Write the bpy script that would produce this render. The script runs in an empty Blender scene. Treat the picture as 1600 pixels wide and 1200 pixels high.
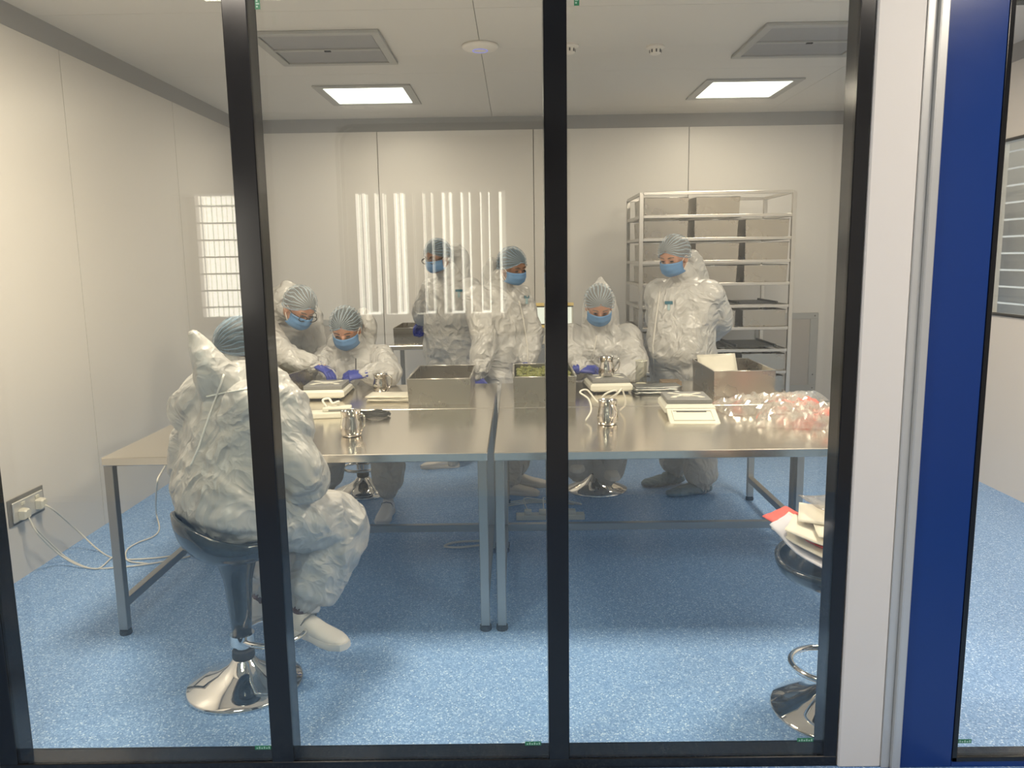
import bpy, bmesh, math, random
import numpy as np
from mathutils import Vector, Matrix, noise, Euler
from mathutils.bvhtree import BVHTree
random.seed(7)
sc = bpy.context.scene
C = sc.collection
R = math.radians

# ---------------------------------------------------------------- camera, world, exposure
H = 1.58; FPX = 1240.0
cd = bpy.data.cameras.new('camera'); cam = bpy.data.objects.new('camera', cd); C.objects.link(cam)
CM = (Matrix.Rotation(R(.41), 3, 'Z') @ Matrix.Rotation(R(90-8.94), 3, 'X') @ Matrix.Rotation(R(-.86), 3, 'Z'))
cam.matrix_world = Matrix.Translation((0, 0, H)) @ CM.to_4x4()
cd.sensor_width = 36; cd.lens = FPX/1600*36; cd.clip_start = .02
sc.camera = cam
w = bpy.data.worlds.new('world'); sc.world = w; w.use_nodes = True
w.node_tree.nodes['Background'].inputs[0].default_value = (1.0, .93, .80, 1)
w.node_tree.nodes['Background'].inputs[1].default_value = 6.0
sc.view_settings.view_transform = 'Standard'; sc.view_settings.look = 'None'
sc.view_settings.exposure = 0.0; sc.view_settings.gamma = 1; sc.view_settings.use_curve_mapping = False
sc.cycles.max_bounces = 10; sc.cycles.transparent_max_bounces = 24
LAMPS = [(-1.13, 6.5, 19), (1.79, 6.5, 21), (-1.13, 3.40, 74), (1.79, 3.40, 74)]
ROOM_COL = (1.0, .81, .62)
def area_light(name, loc, size, power, col):
    l = bpy.data.lights.new(name, 'AREA'); l.shape = 'SQUARE'; l.size = size; l.energy = power; l.color = col
    o = bpy.data.objects.new(name, l); C.objects.link(o); o.location = loc
    return o
for x, y, p in LAMPS: area_light('panel_light', (x, y, 2.845), .58, p, ROOM_COL)
area_light('corridor_light', (-1.2, .9, 2.84), .58, 36, (1, .88, .74))
area_light('corridor_light', (1.8, .9, 2.84), .58, 36, (1, .88, .74))
area_light('annexe_light', (4.6, 5.2, 2.84), .58, 110, (1, .95, .86))

def ray(px, py): return CM @ Vector(((px-800)/FPX, -(py-600)/FPX, -1))
def at(px, py, Y): r = ray(px, py); return r*(Y/r.y) + Vector((0, 0, H))
def on(px, py, z): r = ray(px, py); return r*((z-H)/r.z) + Vector((0, 0, H))

# ---------------------------------------------------------------- materials
def newmat(name):
    m = bpy.data.materials.new(name); m.use_nodes = True
    return m, m.node_tree.nodes, m.node_tree.links, m.node_tree.nodes['Principled BSDF']
def pm(name, col, rough=.5, metal=0, **kw):
    m, n, l, p = newmat(name)
    p.inputs['Base Color'].default_value = (*col, 1); p.inputs['Roughness'].default_value = rough
    p.inputs['Metallic'].default_value = metal
    for k, v in kw.items(): p.inputs[k.replace('_', ' ')].default_value = v
    # fine surface variation so that nothing is perfectly flat
    tc = n.new('ShaderNodeTexCoord'); t = n.new('ShaderNodeTexNoise'); t.inputs['Scale'].default_value = 9
    t.inputs['Detail'].default_value = 4
    l.new(tc.outputs['Object'], t.inputs['Vector'])
    mr = n.new('ShaderNodeMapRange'); mr.inputs[3].default_value = max(0, rough-.04); mr.inputs[4].default_value = min(1, rough+.04)
    l.new(t.outputs['Fac'], mr.inputs[0]); l.new(mr.outputs[0], p.inputs['Roughness'])
    return m
def bump(m, tex, scale, strength, dist=.002, vec=None, **kw):
    n, l = m.node_tree.nodes, m.node_tree.links; p = n['Principled BSDF']
    tc = n.new('ShaderNodeTexCoord'); t = n.new(tex); t.inputs['Scale'].default_value = scale
    for k, v in kw.items(): t.inputs[k].default_value = v
    if vec:
        mp = n.new('ShaderNodeMapping'); mp.inputs['Scale'].default_value = vec
        l.new(tc.outputs['Object'], mp.inputs[0]); l.new(mp.outputs[0], t.inputs['Vector'])
    else: l.new(tc.outputs['Object'], t.inputs['Vector'])
    b = n.new('ShaderNodeBump'); b.inputs['Strength'].default_value = strength; b.inputs['Distance'].default_value = dist
    l.new(t.outputs[0], b.inputs['Height'])
    if p.inputs['Normal'].is_linked: l.new(p.inputs['Normal'].links[0].from_socket, b.inputs['Normal'])
    l.new(b.outputs[0], p.inputs['Normal'])
    return t
WALL = pm('wall_white_laminate', (.70, .68, .655), .38)
bump(WALL, 'ShaderNodeTexNoise', 120, .05)
CEIL = pm('ceiling_white', (.68, .665, .64), .45)
TRIMG = pm('grey_white_fitting', (.42, .42, .41), .4)
COVE = pm('grey_cove_trim', (.33, .325, .32), .45)
SEAM = pm('seam_grey', (.05, .048, .045), .9)
BLACK = pm('black_gloss_frame', (.008, .008, .009), .16)
PILAR = pm('cream_white_column', (.84, .80, .75), .45)
ALU = pm('satin_aluminium', (.62, .62, .60), .35, .35)
BLUE = pm('blue_door_laminate', (.006, .040, .22), .22)
DKGASK = pm('dark_gasket', (.03, .03, .028), .5)
def steelmat(name, col, rough, vec):
    m = pm(name, col, rough, 1.0)
    bump(m, 'ShaderNodeTexNoise', 4, .16, .004, None, Detail=0)
    return m
STEEL = steelmat('brushed_steel_top', (.80, .75, .67), .19, (1, 45, 45))
STEELB = pm('brushed_steel_sheet', (.45, .415, .36), .28, 1.0)
STEELR = steelmat('steel_frame', (.60, .58, .55), .30, (30, 30, 2))
STEELL = steelmat('steel_leg', (.40, .39, .37), .38, (30, 30, 2))
CHROME = pm('chrome', (.80, .79, .77), .04, 1.0)
MIRROR = pm('polished_steel', (.72, .68, .63), .07, 1.0)
PLASTD = pm('black_gloss_plastic', (.016, .024, .030), .16)
PLASTD.node_tree.nodes['Principled BSDF'].inputs['Coat Weight'].default_value = .4
RUBBER = pm('black_rubber', (.02, .02, .02), .6)
PLASTW = pm('offwhite_plastic', (.66, .65, .57), .4)
PLASTG = pm('grey_plastic', (.20, .20, .195), .45)
PLASTDG = pm('dark_grey_plastic', (.07, .075, .075), .45)
WHITEC = pm('white_cable', (.72, .70, .64), .45)
PAPER = pm('paper', (.80, .76, .66), .7); PAPERB = pm('bluish_paper', (.66, .66, .74), .6)
RED = pm('red_print', (.75, .12, .09), .6)
FOIL = steelmat('silver_foil_pouch', (.34, .35, .34), .35, (20, 20, 20))
POUCH = pm('white_foil_pouch', (.66, .63, .54), .4); bump(POUCH, 'ShaderNodeTexNoise', 30, .4, .004)
BROWN = pm('brown_card', (.17, .12, .07), .6)
YELLOW = pm('pale_yellow_trim', (.85, .66, .28), .5)
SHOE = pm('white_shoe_leather', (.78, .74, .70), .4)
SOLE = pm('white_shoe_sole', (.72, .69, .66), .55)
def skinm(name, col):
    return pm(name, col, .5, 0, Subsurface_Weight=.08)
SKIN = skinm('skin_light', (.50, .26, .17)); SKIN2 = skinm('skin_brown', (.25, .115, .06)); SKIN3 = skinm('skin_dark', (.10, .045, .03))
HAIR = pm('dark_hair', (.018, .014, .012), .5); bump(HAIR, 'ShaderNodeTexNoise', 20, .6, .004, (8, 1, 8))
HAIRG = pm('grey_brown_hair', (.11, .09, .075), .5)
GLOVE = pm('blue_nitrile_glove', (.035, .05, .30), .38); bump(GLOVE, 'ShaderNodeTexNoise', 60, .3, .003)
MASK = pm('blue_face_mask', (.10, .225, .43), .7); bump(MASK, 'ShaderNodeTexNoise', 90, .15)
SHOEC = pm('blue_shoe_cover', (.13, .20, .25), .5); bump(SHOEC, 'ShaderNodeTexVoronoi', 35, .8, .008)
SPEC = pm('black_spectacle_frame', (.015, .013, .012), .3)
TEAL = pm('teal_badge', (.02, .13, .19), .5)
EYE = pm('dark_eye', (.02, .015, .012), .2)
BUD = pm('dried_green_buds', (.18, .19, .05), .8); bump(BUD, 'ShaderNodeTexNoise', 80, .8, .006)
# coverall: crumpled white non-woven
COVER, n, l, p = newmat('white_nonwoven_coverall')
p.inputs['Base Color'].default_value = (.57, .565, .555, 1); p.inputs['Roughness'].default_value = .33; p.inputs['Specular IOR Level'].default_value = .6
tc = n.new('ShaderNodeTexCoord')
nz = n.new('ShaderNodeTexNoise'); nz.inputs['Scale'].default_value = 3.2; nz.inputs['Detail'].default_value = 2
l.new(tc.outputs['Object'], nz.inputs['Vector'])
mx = n.new('ShaderNodeVectorMath'); mx.operation = 'MULTIPLY_ADD'; mx.inputs[1].default_value = (.35, .35, .35)
l.new(nz.outputs['Color'], mx.inputs[0]); l.new(tc.outputs['Object'], mx.inputs[2])
def rid(scale, w_, prev=None):
    q = n.new('ShaderNodeTexNoise'); q.inputs['Scale'].default_value = scale; q.inputs['Detail'].default_value = 1; q.inputs['Roughness'].default_value = .4
    l.new(mx.outputs[0], q.inputs['Vector'])
    a_ = n.new('ShaderNodeMath'); a_.operation = 'SUBTRACT'; a_.inputs[1].default_value = .5; l.new(q.outputs['Fac'], a_.inputs[0])
    b_ = n.new('ShaderNodeMath'); b_.operation = 'ABSOLUTE'; l.new(a_.outputs[0], b_.inputs[0])
    c_ = n.new('ShaderNodeMath'); c_.operation = 'MULTIPLY_ADD'; c_.inputs[1].default_value = -w_; l.new(b_.outputs[0], c_.inputs[0])
    if prev: l.new(prev.outputs[0], c_.inputs[2])
    return c_
ad = rid(24, .28, rid(12, .75, rid(5.5, 1.7)))
bp = n.new('ShaderNodeBump'); bp.inputs['Strength'].default_value = .85; bp.inputs['Distance'].default_value = .045
l.new(ad.outputs[0], bp.inputs['Height']); l.new(bp.outputs[0], p.inputs['Normal'])
tr = n.new('ShaderNodeBsdfTranslucent'); tr.inputs[0].default_value = (.62, .60, .56, 1); l.new(bp.outputs[0], tr.inputs['Normal'])
ms = n.new('ShaderNodeMixShader'); ms.inputs[0].default_value = .14
l.new(p.outputs[0], ms.inputs[1]); l.new(tr.outputs[0], ms.inputs[2])
l.new(ms.outputs[0], n['Material Output'].inputs[0])
# hairnet: pleats run from front to back around the local Z axis
def netmat(name, col, lo, hi):
    m, n, l, p = newmat(name)
    p.inputs['Base Color'].default_value = (*col, 1); p.inputs['Roughness'].default_value = .7
    tc = n.new('ShaderNodeTexCoord'); g = n.new('ShaderNodeTexGradient'); g.gradient_type = 'RADIAL'
    l.new(tc.outputs['Object'], g.inputs['Vector'])
    nz = n.new('ShaderNodeTexNoise'); nz.inputs['Scale'].default_value = 14; l.new(tc.outputs['Object'], nz.inputs['Vector'])
    m1 = n.new('ShaderNodeMath'); m1.operation = 'MULTIPLY_ADD'; m1.inputs[1].default_value = .06; l.new(nz.outputs['Fac'], m1.inputs[0]); l.new(g.outputs['Fac'], m1.inputs[2])
    m2 = n.new('ShaderNodeMath'); m2.operation = 'MULTIPLY'; m2.inputs[1].default_value = 170; l.new(m1.outputs[0], m2.inputs[0])
    m3 = n.new('ShaderNodeMath'); m3.operation = 'SINE'; l.new(m2.outputs[0], m3.inputs[0])
    mr = n.new('ShaderNodeMapRange'); mr.inputs[1].default_value = .2; mr.inputs[2].default_value = 1
    mr.inputs[3].default_value = lo; mr.inputs[4].default_value = hi; l.new(m3.outputs[0], mr.inputs[0])
    t = n.new('ShaderNodeBsdfTransparent'); s = n.new('ShaderNodeMixShader')
    l.new(mr.outputs[0], s.inputs[0]); l.new(t.outputs[0], s.inputs[1]); l.new(p.outputs[0], s.inputs[2])
    l.new(s.outputs[0], n['Material Output'].inputs[0])
    return m
NET = netmat('pale_blue_hairnet', (.48, .58, .66), .18, .58)
NETD = netmat('blue_hairnet', (.26, .38, .50), .20, .55)
# clear glass: two-sided Schlick reflection over plain transparency
def glassmat(name, tint=(.97, .985, .975), base=.04, add=0.0, rough=0.0):
    m, n, l, p = newmat(name); n.remove(p)
    lw = n.new('ShaderNodeLayerWeight'); lw.inputs[0].default_value = .5
    pw = n.new('ShaderNodeMath'); pw.operation = 'POWER'; pw.inputs[1].default_value = 5; l.new(lw.outputs['Facing'], pw.inputs[0])
    ma = n.new('ShaderNodeMath'); ma.operation = 'MULTIPLY_ADD'; ma.inputs[1].default_value = 1-base; ma.inputs[2].default_value = base+add
    l.new(pw.outputs[0], ma.inputs[0])
    t = n.new('ShaderNodeBsdfTransparent'); t.inputs[0].default_value = (*tint, 1)
    g = n.new('ShaderNodeBsdfGlossy'); g.inputs['Roughness'].default_value = rough
    s = n.new('ShaderNodeMixShader'); l.new(ma.outputs[0], s.inputs[0]); l.new(t.outputs[0], s.inputs[1]); l.new(g.outputs[0], s.inputs[2])
    l.new(s.outputs[0], n['Material Output'].inputs[0])
    return m
GLASS = glassmat('window_glass'); GLASSV = glassmat('vessel_glass', (.93, .93, .90), .06)
# clear plastic film of the bags
FILM, n, l, p = newmat('clear_plastic_film')
p.inputs['Base Color'].default_value = (.86, .80, .72, 1); p.inputs['Roughness'].default_value = .16
p.inputs['Specular IOR Level'].default_value = .9
tc = n.new('ShaderNodeTexCoord'); nz = n.new('ShaderNodeTexNoise'); nz.inputs['Scale'].default_value = 6.5; nz.inputs['Detail'].default_value = 0
l.new(tc.outputs['Object'], nz.inputs['Vector'])
cr = n.new('ShaderNodeValToRGB'); cr.color_ramp.elements[0].position = .60; cr.color_ramp.elements[0].color = (.84, .78, .70, 1)
cr.color_ramp.elements[1].position = .66; cr.color_ramp.elements[1].color = (.90, .25, .20, 1)
l.new(nz.outputs['Fac'], cr.inputs[0]); l.new(cr.outputs[0], p.inputs['Base Color'])
mr = n.new('ShaderNodeMapRange'); mr.inputs[1].default_value = .58; mr.inputs[2].default_value = .68; mr.inputs[3].default_value = .13; mr.inputs[4].default_value = .55
l.new(nz.outputs['Fac'], mr.inputs[0])
t = n.new('ShaderNodeBsdfTransparent'); g = n.new('ShaderNodeBsdfGlossy'); g.inputs['Roughness'].default_value = .12
lw = n.new('ShaderNodeLayerWeight'); lw.inputs[0].default_value = .45
m0 = n.new('ShaderNodeMath'); m0.operation = 'MULTIPLY_ADD'; m0.inputs[1].default_value = .55; m0.inputs[2].default_value = .10; l.new(lw.outputs['Facing'], m0.inputs[0])
s1 = n.new('ShaderNodeMixShader'); l.new(m0.outputs[0], s1.inputs[0]); l.new(t.outputs[0], s1.inputs[1]); l.new(g.outputs[0], s1.inputs[2])
df = n.new('ShaderNodeBsdfDiffuse'); l.new(cr.outputs[0], df.inputs[0])
s = n.new('ShaderNodeMixShader'); l.new(mr.outputs[0], s.inputs[0]); l.new(s1.outputs[0], s.inputs[1]); l.new(df.outputs[0], s.inputs[2])
l.new(s.outputs[0], n['Material Output'].inputs[0])
# blue speckled vinyl floor
FLOOR, n, l, p = newmat('blue_speckled_vinyl')
tc = n.new('ShaderNodeTexCoord')
v1 = n.new('ShaderNodeTexVoronoi'); v1.inputs['Scale'].default_value = 230; v1.inputs['Randomness'].default_value = 1
mp = n.new('ShaderNodeMapping'); mp.inputs['Scale'].default_value = (1, .8, 1)
l.new(tc.outputs['Object'], mp.inputs[0]); l.new(mp.outputs[0], v1.inputs['Vector'])
sep = n.new('ShaderNodeSeparateColor'); l.new(v1.outputs['Color'], sep.inputs[0])
cr = n.new('ShaderNodeValToRGB'); e = cr.color_ramp.elements
e[0].position = 0; e[0].color = (.13, .25, .50, 1); e[1].position = 1; e[1].color = (.62, .78, .95, 1)
for ps, c in ((.22, (.185, .335, .62, 1)), (.7, (.235, .40, .70, 1)), (.9, (.36, .54, .82, 1))):
    x = e.new(ps); x.color = c
l.new(sep.outputs[0], cr.inputs[0])
l.new(cr.outputs[0], p.inputs['Base Color']); p.inputs['Roughness'].default_value = .42
p.inputs['Specular IOR Level'].default_value = .35
n2 = n.new('ShaderNodeTexNoise'); n2.inputs['Scale'].default_value = 300; l.new(tc.outputs['Object'], n2.inputs['Vector'])
b = n.new('ShaderNodeBump'); b.inputs['Strength'].default_value = .25; b.inputs['Distance'].default_value = .001
l.new(n2.outputs['Fac'], b.inputs['Height']); l.new(b.outputs[0], p.inputs['Normal'])
def emis(name, col, s):
    m, n, l, p = newmat(name); n.remove(p); e = n.new('ShaderNodeEmission'); e.inputs[0].default_value = (*col, 1); e.inputs[1].default_value = s
    l.new(e.outputs[0], n['Material Output'].inputs[0]); return m
LIT = emis('lit_diffuser', (1, .97, .88), 4); LITBOX = emis('lit_screen', (1, .95, .78), 1.1); LED = emis('blue_led', (.35, .35, 1), .9)
PERF, n, l, p = newmat('perforated_steel')
tc = n.new('ShaderNodeTexCoord'); mp = n.new('ShaderNodeMapping'); mp.inputs['Scale'].default_value = (55, 1, 55)
l.new(tc.outputs['Object'], mp.inputs[0]); v = n.new('ShaderNodeTexVoronoi'); v.voronoi_dimensions = '3D'; v.inputs['Scale'].default_value = 1; v.inputs['Randomness'].default_value = 0
l.new(mp.outputs[0], v.inputs['Vector']); cr = n.new('ShaderNodeValToRGB'); cr.color_ramp.elements[0].position = .26; cr.color_ramp.elements[0].color = (.10, .09, .08, 1)
cr.color_ramp.elements[1].position = .34; cr.color_ramp.elements[1].color = (.50, .46, .42, 1); l.new(v.outputs['Distance'], cr.inputs[0]); l.new(cr.outputs[0], p.inputs['Base Color'])
p.inputs['Metallic'].default_value = .6; p.inputs['Roughness'].default_value = .4
MESHG = pm('grey_filter_mesh', (.36, .36, .37), .6); bump(MESHG, 'ShaderNodeTexVoronoi', 160, .5, .003)
STICK = pm('green_label', (.03, .22, .10), .5); STICKW = pm('label_print', (.42, .62, .50), .5)

# ---------------------------------------------------------------- mesh helpers
def wm(o):
    m = o.matrix_parent_inverse @ o.matrix_basis
    return (wm(o.parent) @ m) if o.parent else o.matrix_basis.copy()
def link(name, me, mat, parent=None, M=None, smooth=False, center=True):
    o = bpy.data.objects.new(name, me); C.objects.link(o)
    if mat: me.materials.append(mat)
    if smooth:
        me.polygons.foreach_set('use_smooth', [True]*len(me.polygons))
        if smooth == 'auto': me.set_sharp_from_angle(angle=R(38))
    if M is not None: o.matrix_basis = M
    elif center and parent is None and len(me.vertices):
        a = np.zeros(len(me.vertices)*3); me.vertices.foreach_get('co', a); a = a.reshape(-1, 3)
        c = Vector(((a[:, 0].min()+a[:, 0].max())/2, (a[:, 1].min()+a[:, 1].max())/2, a[:, 2].min()))
        me.transform(Matrix.Translation(-c)); o.location = c
    if parent is not None:
        o.parent = parent; o.matrix_parent_inverse = wm(parent).inverted()
    return o
def tag(o, label=None, cat=None, group=None, kind=None):
    if label: o['label'] = label
    if cat: o['category'] = cat
    if group: o['group'] = group
    if kind: o['kind'] = kind
    return o
def empty(name, loc, label, cat, group=None, rz=0):
    o = bpy.data.objects.new(name, None); C.objects.link(o); o.location = loc; o.rotation_euler = (0, 0, rz)
    o.empty_display_size = .1
    return tag(o, label, cat, group)
class MB:
    def __init__(s): s.bm = bmesh.new()
    def box(s, a, b, bev=0.0, M=None):
        a, b = Vector(a), Vector(b); lo = Vector([min(a[i], b[i]) for i in range(3)]); hi = Vector([max(a[i], b[i]) for i in range(3)])
        r = bmesh.ops.create_cube(s.bm, size=1); vs = r['verts']
        for v in vs: v.co = Vector([lo[i]+(v.co[i]+.5)*(hi[i]-lo[i]) for i in range(3)])
        if bev: 
            es = list({e for v in vs for e in v.link_edges})
            rr = bmesh.ops.bevel(s.bm, geom=es, offset=bev, segments=2 if bev > .004 else 1, affect='EDGES', profile=.6)
            vs = list({v for f in rr['faces'] for v in f.verts} | {v for v in vs if v.is_valid})
        if M is not None:
            for v in vs: v.co = M @ v.co
        return s
    def poly(s, pts, faces):
        vs = [s.bm.verts.new(p) for p in pts]
        for f in faces:
            try: s.bm.faces.new([vs[i] for i in f])
            except ValueError: pass
        return s
    def rings(s, rings, cap=True, closed=False):
        vs = [[s.bm.verts.new(p) for p in r] for r in rings]; k = len(vs[0]); nr = len(vs)
        for i in range(nr if closed else nr-1):
            a, b = vs[i], vs[(i+1) % nr]
            for j in range(k): s.bm.faces.new((a[j], a[(j+1) % k], b[(j+1) % k], b[j]))
        if cap and not closed:
            s.bm.faces.new(vs[0][::-1]); s.bm.faces.new(vs[-1])
        return s
    def tube(s, pts, rad, n=10, cap=True, closed=False):
        pts = [Vector(p) for p in pts]; N = len(pts)
        if not hasattr(rad, '__len__'): rad = [rad]*N
        up = None; rs = []
        for i, p in enumerate(pts):
            if closed: t = pts[(i+1) % N]-pts[i-1]
            else: t = pts[min(i+1, N-1)]-pts[max(i-1, 0)]
            t = t.normalized() if t.length > 1e-9 else Vector((0, 0, 1))
            if up is None:
                up = t.orthogonal().normalized()
            up = (up - t*up.dot(t)); up = up.normalized() if up.length > 1e-6 else t.orthogonal().normalized()
            sd = t.cross(up)
            rs.append([p + rad[i]*(math.cos(a)*up+math.sin(a)*sd) for a in [2*math.pi*j/n for j in range(n)]])
        return s.rings(rs, cap, closed)
    def lathe(s, prof, c=(0, 0, 0), n=32, cap=True):
        c = Vector(c)
        return s.rings([[c+Vector((r*math.cos(2*math.pi*j/n), r*math.sin(2*math.pi*j/n), z)) for j in range(n)] for r, z in prof], cap)
    def ell(s, c, r, M=None, n=20):
        rr = bmesh.ops.create_uvsphere(s.bm, u_segments=n, v_segments=n//2+2, radius=1)
        for v in rr['verts']:
            q = Vector((v.co.x*r[0], v.co.y*r[1], v.co.z*r[2]))
            if M is not None: q = M @ q
            v.co = q + Vector(c)
        return s
    def mesh(s, name='m'):
        bmesh.ops.recalc_face_normals(s.bm, faces=s.bm.faces)
        me = bpy.data.meshes.new(name); s.bm.to_mesh(me); s.bm.free(); return me
    def build(s, name, mat, parent=None, M=None, smooth=False):
        return link(name, s.mesh(name), mat, parent, M, smooth)
def spline(pts, k=6):
    pts = [Vector(p) for p in pts]; out = []
    P = [2*pts[0]-pts[1]]+pts+[2*pts[-1]-pts[-2]]
    for i in range(1, len(P)-2):
        for j in range(k):
            t = j/k; a, b, c, d = P[i-1:i+3]
            out.append(.5*((2*b)+(c-a)*t+(2*a-5*b+4*c-d)*t*t+(3*b-a-3*c+d)*t**3))
    out.append(pts[-1]); return out
def spl1(v, k=6): return [max(q.x, .004) for q in spline([(a, 0, 0) for a in v], k)]
def remesh(me, voxel, smooth=4, fac=.5):
    o = bpy.data.objects.new('tmp', me); C.objects.link(o)
    m = o.modifiers.new('r', 'REMESH'); m.mode = 'VOXEL'; m.voxel_size = voxel
    if smooth:
        q = o.modifiers.new('s', 'SMOOTH'); q.iterations = smooth; q.factor = fac
    dg = bpy.context.evaluated_depsgraph_get(); out = bpy.data.meshes.new_from_object(o.evaluated_get(dg))
    bpy.data.objects.remove(o); return out
def solid(o, t, off=-1):
    m = o.modifiers.new('solid', 'SOLIDIFY'); m.thickness = t; m.offset = off; return o
def cp(o, parent=None):
    c = o.copy(); C.objects.link(c); c.parent = parent; c.matrix_parent_inverse = o.matrix_parent_inverse.copy()
    for ch in [x for x in bpy.data.objects if x.parent == o]: cp(ch, c)
    return c
def S(o): o['kind'] = 'structure'; return o

# ---------------------------------------------------------------- room shell
XL, XR, YB, ZC = -2.556, 3.21, 7.60, 2.87
YG = 2.27                               # front face of the glazed partition
S(MB().box((-5, -4.2, -.06), (6.4, YB+.1, 0)).build('floor', FLOOR))
S(MB().box((-5, -4.2, ZC+.012), (6.4, YB+.1, ZC+.08)).build('ceiling', SEAM))
ceil = bpy.data.objects['ceiling']
for x0, x1 in ((-5, XL), (XL, -.9+.7), (-.2, 2.3), (2.3, XR), (XR, 6.4)):
    ys = [-4.2, -1.3, .1, 1.52, 2.94, 4.37, 5.80, 7.2, YB+.1]
    for i in range(len(ys)-1):
        MB().box((x0+.0015, ys[i]+.0015, ZC), (x1-.0015, ys[i+1]-.0015, ZC+.012)).build('ceiling_panel', CEIL, ceil)
def wallx(name, X, th, ys, z1=ZC, side=1, holes=None):   # wall in a plane X = const; panels face the room
    w_ = S(MB().box((X+side*.02, ys[0], 0), (X+side*(th), ys[-1], z1)).build(name, SEAM))
    for i in range(len(ys)-1):
        MB().box((X, ys[i]+.0026, .0), (X+side*.02, ys[i+1]-.0026, z1)).build('wall_panel', WALL, w_)
    return w_
wallx('wall_left', XL, .1, [YG+.09, 3.21, 4.69, 6.18, YB], side=-1)
wb = S(MB().box((XL, YB+.02, 0), (XR, YB+.1, ZC)).build('wall_back', SEAM))
xs = [XL, -1.27, .176, 1.615, 3.06, XR]
for i in range(5): MB().box((xs[i]+.003, YB, 0), (xs[i+1]-.003, YB+.02, ZC)).build('wall_panel', WALL, wb)
# right wall with a round-cornered vision window
wr = S(MB().box((XR, 5.50, 0), (XR+.1, YB, ZC)).build('wall_right', WALL))
for a, b in (((YG+.09, 0), (5.50, 1.17)), ((YG+.09, 2.296), (5.50, ZC)), ((YG+.09, 1.17), (4.10, 2.296))):
    MB().box((XR, a[0], a[1]), (XR+.1, b[0], b[1])).build('wall_panel', WALL, wr)
def rrect(a0, a1, b0, b1, r, k=6):
    out = []
    for (cx, cy, s0) in ((a1-r, b1-r, 0), (a0+r, b1-r, 90), (a0+r, b0+r, 180), (a1-r, b0+r, 270)):
        for j in range(k+1):
            t = R(s0+90*j/k); out.append((cx+r*math.cos(t), cy+r*math.sin(t)))
    return out
wv = S(MB().tube([(XR-.004, y, z) for y, z in rrect(4.10, 5.50, 1.17, 2.296, .05)], .011, 8, closed=True).build('window_5', DKGASK, smooth=True))
MB().box((XR+.03, 4.1, 1.17), (XR+.036, 5.5, 2.296)).build('glass_pane', GLASS, wv)
# coved trim along ceiling and dado at floor
S(MB().poly([(XL, YG+.09, 2.78), (XL+.004, YG+.09, 2.78), (XL+.06, YG+.09, ZC), (XL, YG+.09, ZC), (XL, YB, 2.78), (XL+.004, YB, 2.78), (XL+.06, YB, ZC), (XL, YB, ZC)],
   [(0, 1, 2, 3), (4, 5, 6, 7), (1, 2, 6, 5), (0, 3, 7, 4), (0, 1, 5, 4), (2, 3, 7, 6)]).build('trim_1', COVE))
S(MB().poly([(XL, YB, 2.76), (XL, YB-.004, 2.76), (XL, YB-.06, ZC), (XL, YB, ZC), (XR, YB, 2.76), (XR, YB-.004, 2.76), (XR, YB-.06, ZC), (XR, YB, ZC)],
   [(0, 1, 2, 3), (4, 5, 6, 7), (1, 2, 6, 5), (0, 3, 7, 4), (0, 1, 5, 4), (2, 3, 7, 6)]).build('trim_2', COVE))
S(MB().poly([(XR, YG+.09, 2.78), (XR-.004, YG+.09, 2.78), (XR-.06, YG+.09, ZC), (XR, YG+.09, ZC), (XR, YB, 2.78), (XR-.004, YB, 2.78), (XR-.06, YB, ZC), (XR, YB, ZC)],
   [(0, 1, 2, 3), (4, 5, 6, 7), (1, 2, 6, 5), (0, 3, 7, 4), (0, 1, 5, 4), (2, 3, 7, 6)]).build('trim_3', COVE))

# glazed partition
FY0, FY1 = YG, YG+.085
ZT = 2.55; ZB = .034
for i, (a, b) in enumerate(((-1.645, -1.588), (-.786, -.718), (.082, .146), (.938, .979))):
    m = MB()
    m.box((a, FY0, 0), (b, FY1, ZT), .002)
    S(m.build('trim_%d' % (4+i), BLACK))
S(MB().box((-1.645, FY0-.001, 0), (.979, FY1+.001, ZB), .002).build('trim_8', BLACK))
S(MB().box((-1.645, FY0-.001, ZT-.04), (.979, FY1+.001, ZT), .002).build('trim_9', BLACK))
for i, (a, b) in enumerate(((-1.588, -.786), (-.718, .082), (.146, .938))):
    g = S(MB().box((a, FY0+.004, ZB), (b, FY0+.010, ZT-.04)).build('window_%d' % (i+1), GLASS))
    MB().box((a, FY1-.010, ZB), (b, FY1-.004, ZT-.04)).build('glass_pane', GLASS, g)
wf = S(MB().box((.981, FY0-.008, .0), (1.113, FY1+.01, ZC), .004).build('wall_front', PILAR))
MB().box((-5, FY0, 0), (-1.645, FY1, ZC)).build('wall_panel', WALL, wf)
MB().box((-1.645, FY0, ZT), (.981, FY1, ZC)).build('wall_panel', WALL, wf)
MB().box((1.113, FY0, 2.42), (6.4, FY1, ZC)).build('wall_panel', WALL, wf)
MB().box((2.16, FY0, 0), (6.4, FY1, 2.42)).build('wall_panel', WALL, wf)
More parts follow.
